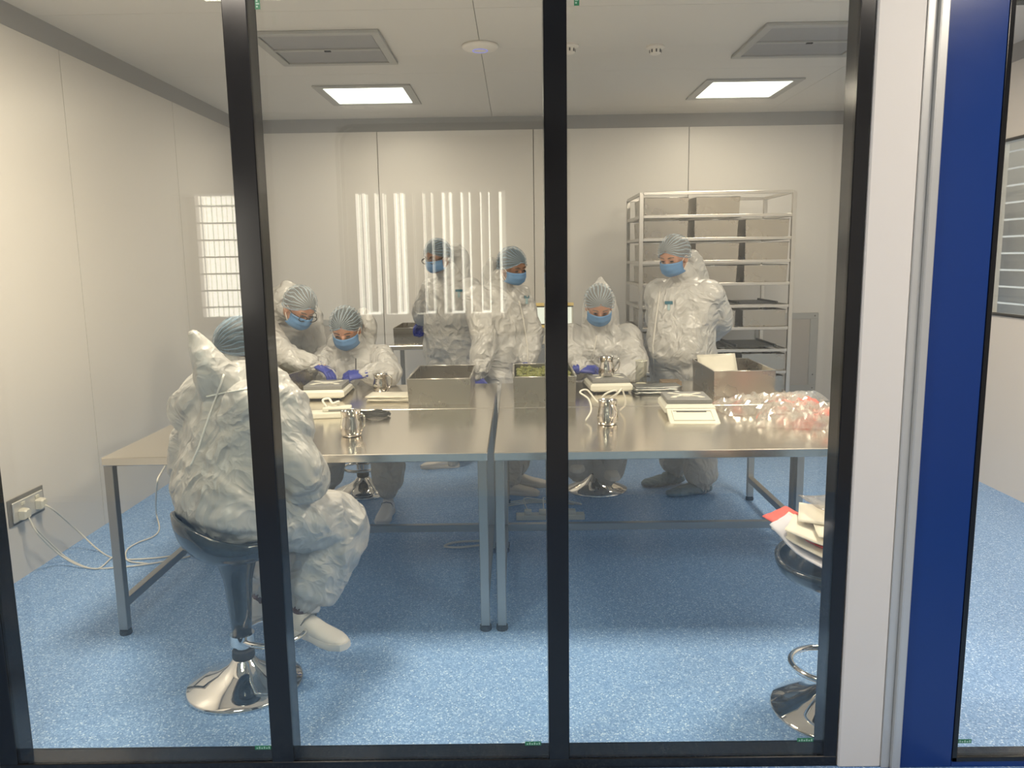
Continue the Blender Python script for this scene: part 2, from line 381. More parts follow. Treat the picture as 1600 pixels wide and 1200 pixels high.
# door frame (aluminium) and blue door with a tall glazed panel
t = S(MB().box((1.113, FY0-.012, 0), (1.139, FY1, 2.42), .002).build('trim_10', ALU))
MB().box((1.139, FY0-.030, 0), (1.164, FY1, 2.42), .003).build('frame_stop', ALU, t)
S(MB().box((2.11, FY0-.030, 0), (2.16, FY1, 2.42), .003).build('trim_11', ALU))
S(MB().box((1.113, FY0-.030, 2.36), (2.16, FY1, 2.42), .003).build('trim_12', ALU))
DY = FY0-.012
d = S(MB().box((1.167, DY, .0), (1.330, DY+.05, 2.355), .002).build('door_1', BLUE))
MB().box((1.3305, DY, .0), (1.93, DY+.05, .020), .001).build('bottom_rail', BLUE, d)
MB().box((1.3305, DY, 2.262), (1.93, DY+.05, 2.355), .001).build('top_rail', BLUE, d)
MB().box((1.9305, DY, .0), (2.107, DY+.05, 2.355), .002).build('lock_stile', BLUE, d)
fr = MB()
for a, b in (((1.3305, .020), (1.345, 2.262)), ((1.915, .020), (1.93, 2.262)), ((1.3305, .020), (1.93, .034)), ((1.3305, 2.245), (1.93, 2.262))):
    fr.box((a[0], DY-.003, a[1]), (b[0], DY+.053, b[1]), .001)
fo = fr.build('window_frame', BLACK, d)
MB().box((1.345, DY+.004, .034), (1.915, DY+.009, 2.245)).build('glass_pane', GLASS, d)
h = MB().tube(spline([(2.03, DY-.002, 1.02), (2.03, DY-.06, 1.02), (2.0, DY-.065, 1.02), (1.93, DY-.065, 1.02)]), .009, 10).build('door_handle', CHROME, d, smooth=True)

# corridor behind the camera: rear wall with a round-cornered vision panel and a window
YR = -.62
rw = S(MB().box((-5, YR-.1, 0), (6.4, YR, 1.10)).build('wall_rear', WALL))
for a, b in (((-5, 2.42), (6.4, ZC)), ((-5, 1.10), (-2.20, 2.42)), ((-1.55, 1.10), (-1.12, 2.42)), ((.34, 1.10), (6.4, 2.42)), ((-2.20, 2.02), (-1.55, 2.42))):
    MB().box((a[0], YR-.1, a[1]), (b[0], YR, b[1])).build('wall_panel', WALL, rw)
S(MB().tube([(x, YR+.002, z) for x, z in rrect(-1.12, .34, 1.10, 2.42, .10)], .012, 8, closed=True).build('window_6', DKGASK, smooth=True))
S(MB().box((-2.22, YR-.02, 1.085), (-1.53, YR+.03, 1.105), .003).build('window_7', WALL))
S(MB().box((-5, YR, 0), (-4.9, YG, ZC)).build('wall_side', WALL)); S(MB().box((6.3, YR, 0), (6.4, YG, ZC)).build('wall_side', WALL))
# room beyond, its outer wall with daylight windows, bars and blinds
ow = S(MB().box((-5, -4.2, 0), (6.4, -4.1, 1.0)).build('wall_outer', WALL))
for a, b in (((-5, 2.3), (6.4, ZC)), ((-5, 1.0), (-3.42, 2.3)), ((-2.86, 1.0), (-1.72, 2.3)), ((-.10, 1.0), (6.4, 2.3))):
    MB().box((a[0], -4.2, a[1]), (b[0], -4.1, b[1])).build('wall_panel', WALL, ow)
S(MB().box((-5, -4.1, 0), (-4.9, YR-.1, ZC)).build('wall_side', WALL)); S(MB().box((6.3, -4.1, 0), (6.4, YR-.1, ZC)).build('wall_side', WALL))
gb = MB()
for i in range(7): gb.box((-3.42, -4.09, 1.1+i*.18), (-2.86, -4.08, 1.118+i*.18))
for i in range(5): gb.box((-3.35+i*.11, -4.085, 1.0), (-3.342+i*.11, -4.075, 2.3))
tag(gb.build('window_bars', DKGASK), 'window grille of thin bars seen only as a reflection in left glass', 'grille')
bl = empty('vertical_blind', (-.9, -4.0, 1.0), 'white vertical blind hanging at the daylight window behind the corridor', 'blind')
for i in range(17):
    x = -1.72+i*.10; a = R((14, 60, 22, 48, 12, 66, 18, 10, 40, 16, 58, 24, 50, 12, 44, 20, 64)[i]); hh = 1.0+.02*(i % 3)
    MB().box((-.052, -.0015, hh), (.052, .0015, 2.3), 0, Matrix.Translation((x, -3.95, 0)) @ Matrix.Rotation(a, 4, 'Z')).build('slat', WALL, bl)
# annexe seen through the right vision window, with a white louvred shutter
S(MB().box((6.3, YG+.09, 0), (6.4, YB+.1, ZC)).build('wall_far', WALL)); S(MB().box((XR+.1, YB, 0), (6.4, YB+.1, ZC)).build('wall_annexe', WALL))
sh = empty('louvred_shutter', (XR+.5, 5.4, .9), 'white horizontal louvred shutter behind the round-cornered window on the right wall', 'shutter')
for i in range(12):
    MB().box((XR+.5, 4.0, .95+i*.125), (XR+.515, 6.6, 1.062+i*.125), .003).build('slat', WALL, sh)
    if i == 0: MB().box((XR+.52, 4.0, .9), (XR+.56, 4.05, 2.46)).build('stile', ALU, sh); MB().box((XR+.52, 6.55, .9), (XR+.56, 6.6, 2.46)).build('stile', ALU, sh)

# green stickers on the glass
def sticker(px, py, lab, w_=.05, h_=.013, vert=False, YY=FY0+.0032):
    c = at(px, py, YY); 
    if vert: w_, h_ = h_, w_
    o = MB().box((c.x-w_/2, YY-.0008, c.z-h_/2), (c.x+w_/2, YY, c.z+h_/2)).build('sticker', STICK)
    tag(o, lab, 'sticker')
    m = MB()
    for i in range(6):
        t = -.40+i*.15
        if vert: m.box((c.x-w_*.30, YY-.0012, c.z+t*h_), (c.x+w_*(.05+.25*(i % 2)), YY-.0008, c.z+(t+.09)*h_))
        else: m.box((c.x+t*w_, YY-.0012, c.z-h_*.3), (c.x+(t+.09)*w_, YY-.0008, c.z+h_*(.05+.22*(i % 2))))
    m.build('print', STICKW, o)
sticker(411, 1168, 'small green glass label at the bottom of the left pane')
sticker(833, 1161.5, 'small green glass label at the bottom of the middle pane')
sticker(1258, 1156, 'small green glass label at the bottom of the pane left of the cream column')
sticker(1505, 1158, 'small green glass label at the bottom of the blue door window', YY=DY+.0038)
sticker(402, 0, 'upright green glass label at the top of the middle pane', .048, .014, True)
sticker(901, -6, 'upright green glass label at the top right pane, beside the centre mullion', .048, .014, True)

# ---------------------------------------------------------------- ceiling fittings
for i, (x, y, nm) in enumerate(((-1.13, 6.5, 'lit square ceiling light panel on the left, in front of the back wall'), (1.79, 6.5, 'lit square ceiling light panel on the right, above the steel rack'))):
    o = empty('ceiling_light', (x, y, ZC), nm, 'light', 'lit square ceiling panels')
    m = MB(); s_, t_ = .365, .30
    for a, b in (((-s_, -s_), (s_, -t_)), ((-s_, t_), (s_, s_)), ((-s_, -t_), (-t_, t_)), ((t_, -t_), (s_, t_))): m.box((x+a[0], y+a[1], ZC-.012), (x+b[0], y+b[1], ZC), .002)
    m.build('frame', TRIMG, o); MB().box((x-t_, y-t_, ZC-.006), (x+t_, y+t_, ZC-.001)).build('diffuser', LIT, o)
for i, (x, y, q_) in enumerate(((-1.13, 3.40, 'left, over the front tables'), (1.79, 3.40, 'right, over the front tables'), (-1.2, .9, 'left, over the corridor'), (1.8, .9, 'right, over the corridor'))):
    o = empty('ceiling_light', (x, y, ZC), 'lit square ceiling panel on the '+q_, 'light', 'lit square ceiling panels overhead')
    MB().box((x-.36, y-.36, ZC-.006), (x+.36, y+.36, ZC-.001)).build('frame', TRIMG, o); MB().box((x-.3, y-.3, ZC-.008), (x+.3, y+.3, ZC-.005)).build('diffuser', LIT, o)
for x, nm in ((-1.13, 'grey two-leaf ceiling air diffuser in front of the left ceiling light'), (1.80, 'grey two-leaf ceiling air diffuser in front of the right ceiling light')):
    y = 5.09; o = empty('air_diffuser', (x, y, ZC), nm, 'diffuser', 'grey ceiling air diffusers')
    m = MB(); s_, t_ = .375, .325
    for a, b in (((-s_, -s_), (s_, -t_)), ((-s_, t_), (s_, s_)), ((-s_, -t_), (-t_, t_)), ((t_, -t_), (s_, t_)), ((-t_, -.014), (t_, .014))): m.box((x+a[0], y+a[1], ZC-.02), (x+b[0], y+b[1], ZC), .003)
    m.build('frame', TRIMG, o)
    for q in (-1, 1): MB().box((x-t_+.004, y+q*.17-.148, ZC-.012), (x+t_-.004, y+q*.17+.148, ZC-.004), .002).build('filter_leaf', MESHG, o)
    MB().box((x-.02, y-.010, ZC-.026), (x+.02, y+.010, ZC-.02), .002).build('latch', DKGASK, o)
o = empty('access_point', (-.20, 5.09, ZC), 'round white disc wireless device with blue glow on the ceiling', 'device')
MB().lathe([(.02, ZC), (.108, ZC), (.112, ZC-.010), (.105, ZC-.022), (.07, ZC-.032), (.02, ZC-.035)], (-.20, 5.09, 0), 40).build('shell', PILAR, o, smooth=True)
MB().tube([(-.20+.045*math.cos(t*.3927), 5.09+.045*math.sin(t*.3927), ZC-.0335) for t in range(16)], .003, 6, closed=True).build('led_ring', LED, o, smooth=True)
for x, y, nm in ((.882, 5.18, 'white smoke detector with slots on the ceiling, right of the centre mullion'), (.345, 5.12, 'white smoke detector half hidden by the centre mullion')):
    o = empty('smoke_detector', (x, y, ZC), nm, 'detector', 'ceiling smoke detectors')
    MB().lathe([(.01, ZC), (.055, ZC), (.058, ZC-.012), (.045, ZC-.016), (.01, ZC-.017)], (x, y, 0), 28).build('base', PILAR, o, smooth='auto')
    MB().lathe([(.01, ZC-.016), (.036, ZC-.016), (.034, ZC-.045), (.026, ZC-.052), (.01, ZC-.053)], (x, y, 0), 28).build('head', PILAR, o, smooth='auto')
    for k in range(8):
        a = k*math.pi/4; MB().box((-.004, .0335, ZC-.042), (.004, .0375, ZC-.024), 0, Matrix.Translation((x, y, 0)) @ Matrix.Rotation(a, 4, 'Z')).build('slot', DKGASK, o)

# return-air grilles low on the back wall
for x0, x1, nm in ((2.28, 2.875, 'perforated steel air grille low on the back wall, right of the rack'), (-2.2, -1.6, 'perforated steel air grille low on the back wall, behind the leaning worker')):
    o = empty('air_grille', ((x0+x1)/2, YB, .28), nm, 'grille', 'low return air grilles')
    m = MB(); z0, z1 = .28, 1.035
    for a, b in (((x0, z0), (x1, z0+.06)), ((x0, z1-.06), (x1, z1)), ((x0, z0+.06), (x0+.05, z1-.06)), ((x1-.075, z0+.06), (x1, z1-.06))): m.box((a[0], YB-.02, a[1]), (b[0], YB, b[1]), .003)
    m.build('frame', TRIMG, o); MB().box((x0+.05, YB-.012, z0+.06), (x1-.075, YB-.004, z1-.06)).build('perforated_sheet', PERF, o)
    for zz in (z0+.03, z0+.16, z1-.03): MB().tube([(x1-.035, YB-.024, zz), (x1-.035, YB-.018, zz)], .006, 8).build('screw', DKGASK, o)

# ---------------------------------------------------------------- tables
def table(x0, x1, y0, y1, z, label, name='steel_table', rail=.14, group='stainless steel work tables', rear=True):
    o = empty(name, ((x0+x1)/2, (y0+y1)/2, 0), label, 'table', group)
    MB().box((x0, y0, z-.036), (x1, y1, z), .003).build('tabletop', STEEL, o)
    L = .019
    xa, xb, ya, yb = x0+.022, x1-.022, y0+.025, y1-.035
    for x in (xa, xb):
        for y in (ya, yb):
            lg = MB().box((x-L, y-L, .025), (x+L, y+L, z-.036), .002).build('leg', STEELL, o)
            MB().lathe([(.012, .025), (.024, .022), (.026, .006), (.024, 0), (.01, 0)], (x, y, 0), 16).build('foot', RUBBER, lg, smooth='auto')
    for x in (xa, xb): MB().box((x-L*.9, ya+L, rail-L), (x+L*.9, yb-L, rail+L), .002).build('side_rail', STEELL, o)
    if rear: MB().box((xa+L, yb-L*.9, rail-L), (xb-L, yb+L*.9, rail+L), .002).build('rear_rail', STEELL, o)
    return o
TZ = .79
table(-1.735, -.130, 3.20, 4.185, TZ, 'steel table at the front left, where the nearest seated worker sits')
table(-.103, 1.53, 3.20, 4.185, TZ, 'steel table at the front right, with clear plastic bags on it')
table(-1.735, -.130, 4.20, 5.06, TZ, 'steel table in the second row left, in front of the two left workers', rear=False)
table(-.103, 1.53, 4.20, 5.06, TZ, 'steel table in the second row right, in front of the seated worker with a jug', rear=False)
table(-1.08, .50, 6.58, 7.30, .88, 'higher steel table against the back wall with a tray and lit screen', group=None)

# ---------------------------------------------------------------- steel bins and rack
def bin_mesh(w_, d_, h_, t=.004):
    m = MB(); 
    pts = []; a, b = w_/2, d_/2
    for (x, y) in ((a, b), (-a, b), (-a, -b), (a, -b)): pts.append((x, y))
    m.rings([[(x*.97, y*.98, 0) for x, y in pts], [(x, y, h_) for x, y in pts], [(x-math.copysign(t*2, x), y-math.copysign(t*2, y), h_) for x, y in pts], [(x*.97-math.copysign(t, x), y*.98-math.copysign(t, y), t) for x, y in pts]], True)
    return m
BW, BD, BH = .35, .56, .145
def steel_bin(loc, label, group=None, rz=0, name='steel_bin'):
    o = empty(name, loc, label, 'bin', group, rz)
    M = Matrix.Translation(loc) @ Matrix.Rotation(rz, 4, 'Z')
    b = bin_mesh(BW, BD, BH).build('body', STEELB, o, M)
    m = MB(); a, q = BW/2, BD/2
    for s_ in (1, -1):
        m.tube([(-a, s_*q, BH), (a, s_*q, BH)], .0028, 6); m.tube([(s_*a, -q, BH), (s_*a, q, BH)], .0028, 6)
    m.build('rolled_rim', STEELR, o, M, smooth=True)
    return o
steel_bin((-.435, 4.60, TZ), 'empty open steel bin on the second row left table, before the standing men')
b2 = steel_bin((.150, 4.62, TZ), 'open steel bin full of dried green buds, left of the centre mullion')
steel_bin((1.29, 4.74, TZ), 'open steel bin with a white pouch leaning inside, beside the clear bags')
steel_bin((-1.50, 4.64, TZ), 'shadowed open steel bin on the table, beneath the arm of the leaning worker', rz=R(-12))
steel_bin((-.86, 6.90, .88), 'shallow open steel bin on the back table, beneath a blue glove')
def buds(cx, cy, z, hw, hd, n_, name, lab):
    bm = bmesh.new(); rnd = random.Random(3)
    for i in range(n_):
        r = bmesh.ops.create_icosphere(bm, subdivisions=1, radius=rnd.uniform(.008, .017))
        c = Vector((cx+rnd.uniform(-hw, hw), cy+rnd.uniform(-hd, hd), z+rnd.uniform(-.012, .012)))
        for v in r['verts']: v.co = c+Vector((v.co.x, v.co.y, v.co.z*rnd.uniform(.6, 1.2)))*rnd.uniform(.8, 1.2)
    me = bpy.data.meshes.new(name); bm.to_mesh(me); bm.free()
    return tag(link(name, me, BUD), lab, 'buds', kind='stuff')
buds(.150, 4.62, TZ+.118, .15, .25, 420, 'dried_buds', 'heap of dried green buds in the bin beside the centre mullion')
buds(-1.50, 4.64, TZ+.085, .12, .20, 200, 'dried_buds', 'heap of dried green buds in the shadowed left bin')
V3 = lambda *q: Vector(q)
# white pouch in the right bin
m = MB(); a = [V3(1.135, 4.99, .965), V3(1.37, 4.97, .975), V3(1.37, 4.84, .80), V3(1.135, 4.86, .80)]
gr = []
for i in range(9):
    for j in range(9):
        u, v = i/8, j/8; q = (a[0]*(1-u)+a[1]*u)*(1-v)+(a[3]*(1-u)+a[2]*u)*v
        gr.append(q+Vector((0, -.022*math.sin(math.pi*u)*math.sin(math.pi*v)+.004*noise.noise(q*30), 0)))
m.poly(gr, [(i*9+j, i*9+j+1, (i+1)*9+j+1, (i+1)*9+j) for i in range(8) for j in range(8)])
tag(solid(m.build('foil_pouch', POUCH, smooth=True), .012, 1), 'white crinkled pouch leaning in the steel bin by the clear bags', 'pouch')

RX0, RX1, RY0, RY1 = 1.01, 2.23, 6.50, 7.25
rk = empty('tray_rack', ((RX0+RX1)/2, (RY0+RY1)/2, 0), 'tall stainless steel tray rack filled with bins by the back wall', 'rack')
zb = [2.08-.1815*k for k in range(11)]
for x in (RX0, RX1):
    for y in (RY0, RY1): 
        lg = MB().box((x-.016, y-.016, .02), (x+.016, y+.016, 2.08), .002).build('post', STEELR, rk)
        MB().lathe([(.01, .02), (.02, .018), (.02, 0), (.01, 0)], (x, y, 0), 14).build('foot', RUBBER, lg)
for k, z in enumerate(zb):
    for y in (RY0, RY1): MB().box((RX0+.016, y-.012, z-.012), (RX1-.016, y+.012, z+.012), .002).build('cross_bar', STEELR, rk)
    for x in (RX0, RX1): MB().box((x-.012, RY0+.016, z-.012), (x+.012, RY1-.016, z+.012), .002).build('side_bar', STEELR, rk)
    if k:
        for c in range(3):
            xx = RX0+.205+c*.405
            for s_ in (-1, 1): MB().box((xx+s_*.185-.014, RY0+.012, z-.008), (xx+s_*.185+.014, RY1-.012, z-.004+.006)).build('runner', STEELR, rk)
rows = {1: (0, 1), 2: (0, 1, 2), 3: (0, 1, 2), 4: (0, 1, 2), 6: (0, 1, 2), 7: (0,), 8: (0, 1, 2), 9: (0, 1, 2)}
rown = {1: 'top', 2: 'second', 3: 'third', 4: 'fourth', 6: 'sixth', 7: 'seventh', 8: 'eighth', 9: 'ninth'}
coln = ('left', 'middle', 'right')
proto = None
for k, cols in rows.items():
    for c in cols:
        loc = Vector((RX0+.205+c*.405+.006*math.sin(k*3+c*5), RY0+.29+.008*math.cos(k*7+c), zb[k]+.004))
        lab = 'steel bin in the %s row of the rack, %s column' % (rown[k], coln[c])
        if proto is None: proto = steel_bin(loc, lab, 'steel bins stored in the rack'); o = proto
        else:
            o = cp(proto); o.location = loc; o['label'] = lab
for k, c in ((5, 1), (5, 2), (7, 1), (7, 2)):
    xx = RX0+.205+c*.405; z = zb[k]+.005
    o = MB().box((xx-.17, RY0+.20, z), (xx+.17, RY1-.02, z+.006), .001).box((xx-.17, RY0+.20, z+.006), (xx-.155, RY1-.02, z+.022), .001).box((xx+.155, RY0+.20, z+.006), (xx+.17, RY1-.02, z+.022), .001).build('flat_tray', PLASTDG)
    tag(o, 'flat dark tray lying in the open %s row of the rack, %s column' % ({5: 'fifth', 7: 'seventh'}[k], coln[c]), 'tray', 'flat trays in the rack')

# ---------------------------------------------------------------- stools
def stool(x, y, seatz, rz, label, style='tulip', name='bar_stool', sr=.205, off=.04):
    o = empty(name, (x, y, 0), label, 'stool', 'swivel bar stools')
    c = (x, y, 0)
    MB().lathe([(.02, .0), (.212, 0), (.215, .006), (.208, .014), (.15, .034), (.095, .058), (.058, .085), (.042, .105), (.036, .112), (.01, .113)], c, 56).build('base', CHROME, o, smooth=True)
    MB().lathe([(.01, .108), (.039, .108), (.042, .118), (.040, .14), (.034, .146), (.01, .147)], c, 32).build('collar', RUBBER, o, smooth='auto')
    MB().lathe([(.01, .14), (.027, .14), (.027, .24), (.02, .241), (.02, seatz-.06), (.01, seatz-.06)], c, 24).build('column', CHROME, o, smooth='auto')
    Mz = Matrix.Translation((x, y, 0)) @ Matrix.Rotation(rz, 4, 'Z')
    if style == 'tulip':
        MB().lathe([(.02, .195), (.034, .195), (.040, .28), (.052, .42), (.062, seatz-.14), (.074, seatz-.10), (.10, seatz-.065), (.02, seatz-.06)], c, 40).build('sleeve', PLASTD, o, smooth=True)
    # bucket seat, high at the back (+Y of the stool frame is the back)
    n_ = 40; rings = []
    def rimz(t): return .035+.085*max(0, math.sin(t))**1.3-.018*max(0, -math.sin(t))
    for q in range(9):
        f = q/8; r_ = []
        for j in range(n_):
            t = 2*math.pi*j/n_; rr = .05+(sr-.05)*math.sin(f*math.pi/2)**.9
            r_.append(Mz @ Vector((rr*math.cos(t)*1.06, rr*math.sin(t)*(1+.04*f), seatz-.085+(rimz(t)+.085-.02)*f**2.2)))
        rings.append(r_)
    inner = []
    for q in range(8, -1, -1):
        f = q/8; r_ = []
        for j in range(n_):
            t = 2*math.pi*j/n_; rr = .02+(sr-.034)*math.sin(f*math.pi/2)**.9
            r_.append(Mz @ Vector((rr*math.cos(t)*1.06, rr*math.sin(t)*(1+.04*f), seatz-.055+(rimz(t)+.058-.02)*f**2.4)))
        inner.append(r_)
    MB().rings(rings+inner, True).build('seat', PLASTD, o, smooth=True)
    # foot ring loop towards the front (-Y)
    zr = .185
    P = [(0.0, -.03, zr), (.10, -.06, zr)]
    loop = [Mz @ Vector((.122*math.cos(t), -off+.122*math.sin(t), zr)) for t in [2*math.pi*j/32 for j in range(32)]]
    MB().tube(loop, .0105, 10, closed=True).build('foot_ring', CHROME, o, smooth=True)
    MB().lathe([(.015, zr-.02), (.031 if style == 'ring' else .045, zr-.02), (.031 if style == 'ring' else .045, zr+.02), (.015, zr+.02)], c, 24).build('ring_clamp', CHROME, o, smooth='auto')
    return o
stool(-1.05, 2.80, .60, R(118), 'dark bucket-seat bar stool on chrome base under the nearest seated worker', off=.118)
stool(1.09, 2.575, .555, R(-60), 'dark bucket-seat bar stool with a pile of papers on its seat', style='ring')
stool(-1.08, 5.33, .60, R(180+180), 'bar stool behind the tables under the left facing worker')
stool(.535, 5.32, .60, R(180+180), 'chrome bar stool behind the tables under the worker holding a jug', style='ring')

# ---------------------------------------------------------------- things on the tables
def scale(loc, rz, label):
    o = empty('digital_scale', loc, label, 'scale', 'digital bench scales', rz)
    M = Matrix.Translation(loc) @ Matrix.Rotation(rz, 4, 'Z')
    def rr(x, y0, y1, z): return [(-x, y0, z), (x, y0, z), (x, y1, z), (-x, y1, z)]
    MB().rings([rr(.105, -.13, .13, .012), rr(.125, -.15, .14, .022), rr(.125, -.15, .14, .046), rr(.115, -.13, .13, .058), rr(.105, -.12, .125, .060)]).build('housing', PLASTW, o, M)
    MB().box((-.118, -.142, .046), (.118, .135, .0475)).build('joint_line', PLASTDG, o, M)
    for x in (-.09, .09):
        for y in (-.11, .11): MB().lathe([(.008, 0), (.014, 0), (.014, .013), (.008, .014)], (x, y, 0), 12).build('foot', RUBBER, o, M)
    MB().box((-.112, -.115, .060), (.112, .125, .084), .003).build('platter', PLASTG, o, M)
    m = MB(); 
    for a in (R(35), R(-35)): m.box((-.085, -.011, .084), (.085, .011, .0875), .001, Matrix.Translation((0, .005, 0)) @ Matrix.Rotation(a, 4, 'Z'))
    m.lathe([(.005, .084), (.034, .084), (.032, .0885), (.005, .0885)], (0, .005, 0), 20)
    for x in (-.07, .07):
        for y in (-.055, .065): m.ell((x, y, .085), (.018, .015, .003), n=10)
    m.build('weighing_pan', PLASTW, o, M)
    # sloping display panel in front
    T = Matrix.Translation((0, -.155, .040)) @ Matrix.Rotation(R(17), 4, 'X')
    dp = MB().box((-.120, -.155, -.010), (.120, 0, .006), .005, T).build('display_panel', PLASTW, o, M)
    m = MB(); m.box((-.098, -.128, .006), (.098, -.122, .010), 0, T); m.box((-.098, -.030, .006), (.098, -.020, .010), 0, T); m.box((-.098, -.122, .006), (-.092, -.03, .010), 0, T); m.box((.092, -.122, .006), (.098, -.03, .010), 0, T)
    m.build('bezel', PLASTW, dp, M)
    MB().box((-.075, -.040, .0065), (.070, -.031, .0085), 0, T).build('readout', PLASTDG, dp, M)
    return o
scale((.865, 4.03, TZ), R(-3), 'white digital scale facing the window, beside the clear bags')
scale((-1.13, 4.64, TZ), R(182), 'white digital scale seen from behind, under the blue gloved hands')
scale((-1.22, 3.86, TZ), R(28), 'white digital scale half hidden by the arm of the nearest worker')
scale((.545, 4.74, TZ), R(183), 'white digital scale with a polished jug standing on its pan')
def jug(loc, label, rz=0, s=1.0):
    o = empty('steel_jug', loc, label, 'jug', 'polished steel jugs', rz)
    M = Matrix.Translation(loc) @ Matrix.Rotation(rz, 4, 'Z') @ Matrix.Scale(s, 4)
    MB().lathe([(.005, 0), (.040, 0), (.046, .004), (.050, .02), (.051, .04), (.047, .065), (.042, .085), (.0425, .10), (.047, .116), (.048, .118), (.0455, .117), (.041, .10), (.0405, .085), (.045, .065), (.049, .04), (.046, .012), (.005, .006)], (0, 0, 0), 40).build('body', MIRROR, o, M, smooth=True)
    MB().rings([[(.040+.012*q, -.014*(1-q), .100+.018*q-.0*q), (.040+.018*q, 0, .094+.024*q), (.040+.012*q, .014*(1-q), .100+.018*q)] for q in (0, .5, .98)], True).build('spout', MIRROR, o, M)
    MB().tube(spline([(-.044, 0, .105), (-.066, 0, .108), (-.080, 0, .092), (-.076, 0, .055), (-.062, 0, .035), (-.048, 0, .03)], 5), .0045, 8).build('handle', MIRROR, o, M, smooth=True)
    return o
jug((-.765, 3.56, TZ), 'polished steel jug alone at the front of the left table', R(150))
jug((-.835, 4.78, TZ), 'polished steel jug beside the white pouches, right of the blue gloves', R(160), .95)
jug((.430, 3.74, TZ), 'polished steel jug at the front right table, below white tangled cable', R(100))
jug((.535, 4.73, TZ+.089), 'polished steel jug on the scale pan, held by a blue glove', R(165), .98)
def pouches(cx, cy, n_, mat, w_, d_, labs, grp, rz, name='foil_pouch', curl=.0, dh=.0085):
    for i in range(n_):
        g = []; z = TZ+.002+i*dh; r_ = rz+R(3*math.sin(i*2.3)); 
        for a in range(9):
            for b in range(7):
                u, v = a/8-.5, b/6-.5
                p_ = Vector((u*w_, v*d_, .0)); p_.rotate(Euler((0, 0, r_)))
                g.append(p_+Vector((cx+.006*math.sin(i*1.7), cy+.006*math.cos(i*2.9), z+curl*abs(u)**2*(1+i*.1)+.0016*math.sin(a*1.9+i)*math.cos(b*1.3))))
        o = MB().poly(g, [(a*7+b, a*7+b+1, (a+1)*7+b+1, (a+1)*7+b) for a in range(8) for b in range(6)]).build(name, mat, smooth=True)
        solid(o, .006, 1); tag(o, labs(i), 'pouch', grp)
ordn = ('lowest', 'second lowest', 'third from the bottom', 'fourth from the bottom', 'topmost')
pouches(-.725, 4.50, 4, POUCH, .255, .17, lambda i: '%s pouch of the flat white pile left of the empty steel bin' % (ordn[i] if i < 3 else 'topmost'), 'white pouches in a pile', R(-6))
pouches(.815, 4.62, 5, FOIL, .27, .15, lambda i: '%s silver pouch of the pile behind the window-facing scale' % (ordn[i] if i < 4 else 'topmost'), 'silver pouches in a pile', R(3), curl=.01)
bk = MB().box((.88, 4.78, TZ+.0), (1.0, 4.88, TZ+.04), .002, ).build('card_box', BROWN); tag(bk, 'flat brown card box lying behind the silver pouches', 'box')
# tall clear vessel behind the silver pouches
o = empty('glass_vessel', (.755, 4.80, TZ), 'tall clear glass vessel with pale contents behind the silver pouches', 'vessel')
MB().lathe([(.005, 0), (.034, 0), (.035, .004), (.035, .165), (.038, .17), (.033, .17), (.032, .006), (.005, .005)], (.755, 4.80, TZ), 28).build('body', GLASSV, o, smooth='auto')
MB().lathe([(.005, .006), (.0315, .006), (.0315, .03), (.005, .03)], (.755, 4.80, TZ), 24).build('contents', PAPER, o)
MB().tube([(.755+.036*math.cos(t), 4.80+.036*math.sin(t), TZ+.168) for t in [k*math.pi/12 for k in range(24)]], .003, 6, closed=True).build('rim', PLASTW, o, smooth=True)
# white multi-way socket block on the table
o = empty('extension_block', (-.97, 4.02, TZ), 'white extension socket block on the left table behind the jug', 'extension')
Mx = Matrix.Translation((-.955, 4.02, TZ)) @ Matrix.Rotation(R(8), 4, 'Z')
MB().box((-.11, -.05, .0), (.085, .05, .03), .008, Mx).build('body', PLASTW, o)
MB().box((-.05, -.03, .03), (.095, .045, .052), .006, Mx).build('plug', PLASTW, o)
MB().box((-.02, -.0315, .034), (.05, -.0300, .042), .0, Mx).build('label', PLASTG, o)
MB().tube(spline([Mx @ Vector(p_) for p_ in ((-.03, .0, .05), (-.05, .01, .085), (-.02, .03, .09), (.0, .0, .07), (.03, .02, .075), (.02, .04, .055))], 5), .006, 8).build('cable_tail', WHITEC, o, smooth=True)
pts = []
for k in range(60):
    t = k/60*2*math.pi*3; rr = 1+.07*math.sin(k*.9)
    pts.append((-.735+.075*rr*math.cos(t), 4.00+.055*rr*math.sin(t), TZ+.008+.006*(k/20)+.004*math.sin(k*1.3)))
tag(MB().tube(pts, .0045, 8).build('black_cable', RUBBER, smooth=True), 'coiled black cable on the left table, behind the front jug', 'cable')
def wire(pts, r, mat, name, lab, k=7): return tag(MB().tube(spline(pts, k), r, 8).build(name, mat, smooth=True), lab, 'cable')
wire([(.33, 3.80, TZ+.006), (.36, 3.84, TZ+.05), (.35, 3.87, TZ+.10), (.31, 3.9, TZ+.13), (.35, 3.93, TZ+.135), (.40, 3.9, TZ+.08), (.43, 3.86, TZ+.125), (.48, 3.88, TZ+.14), (.50, 3.95, TZ+.11), (.46, 3.93, TZ+.09), (.50, 3.9, TZ+.125), (.53, 3.97, TZ+.13), (.55, 4.0, TZ+.05), (.53, 4.05, TZ+.008)], .0045, WHITEC, 'white_cable', 'tangled white cable standing up behind the front right jug')
wire([(.80, 4.19, TZ-.02), (.79, 4.19, TZ-.07), (.82, 4.19, TZ-.15), (.88, 4.19, TZ-.175), (.94, 4.19, TZ-.14), (.955, 4.19, TZ-.07), (.95, 4.19, TZ-.02)], .004, PLASTDG, 'hanging_cable', 'grey cable loop hanging beneath the right tables')
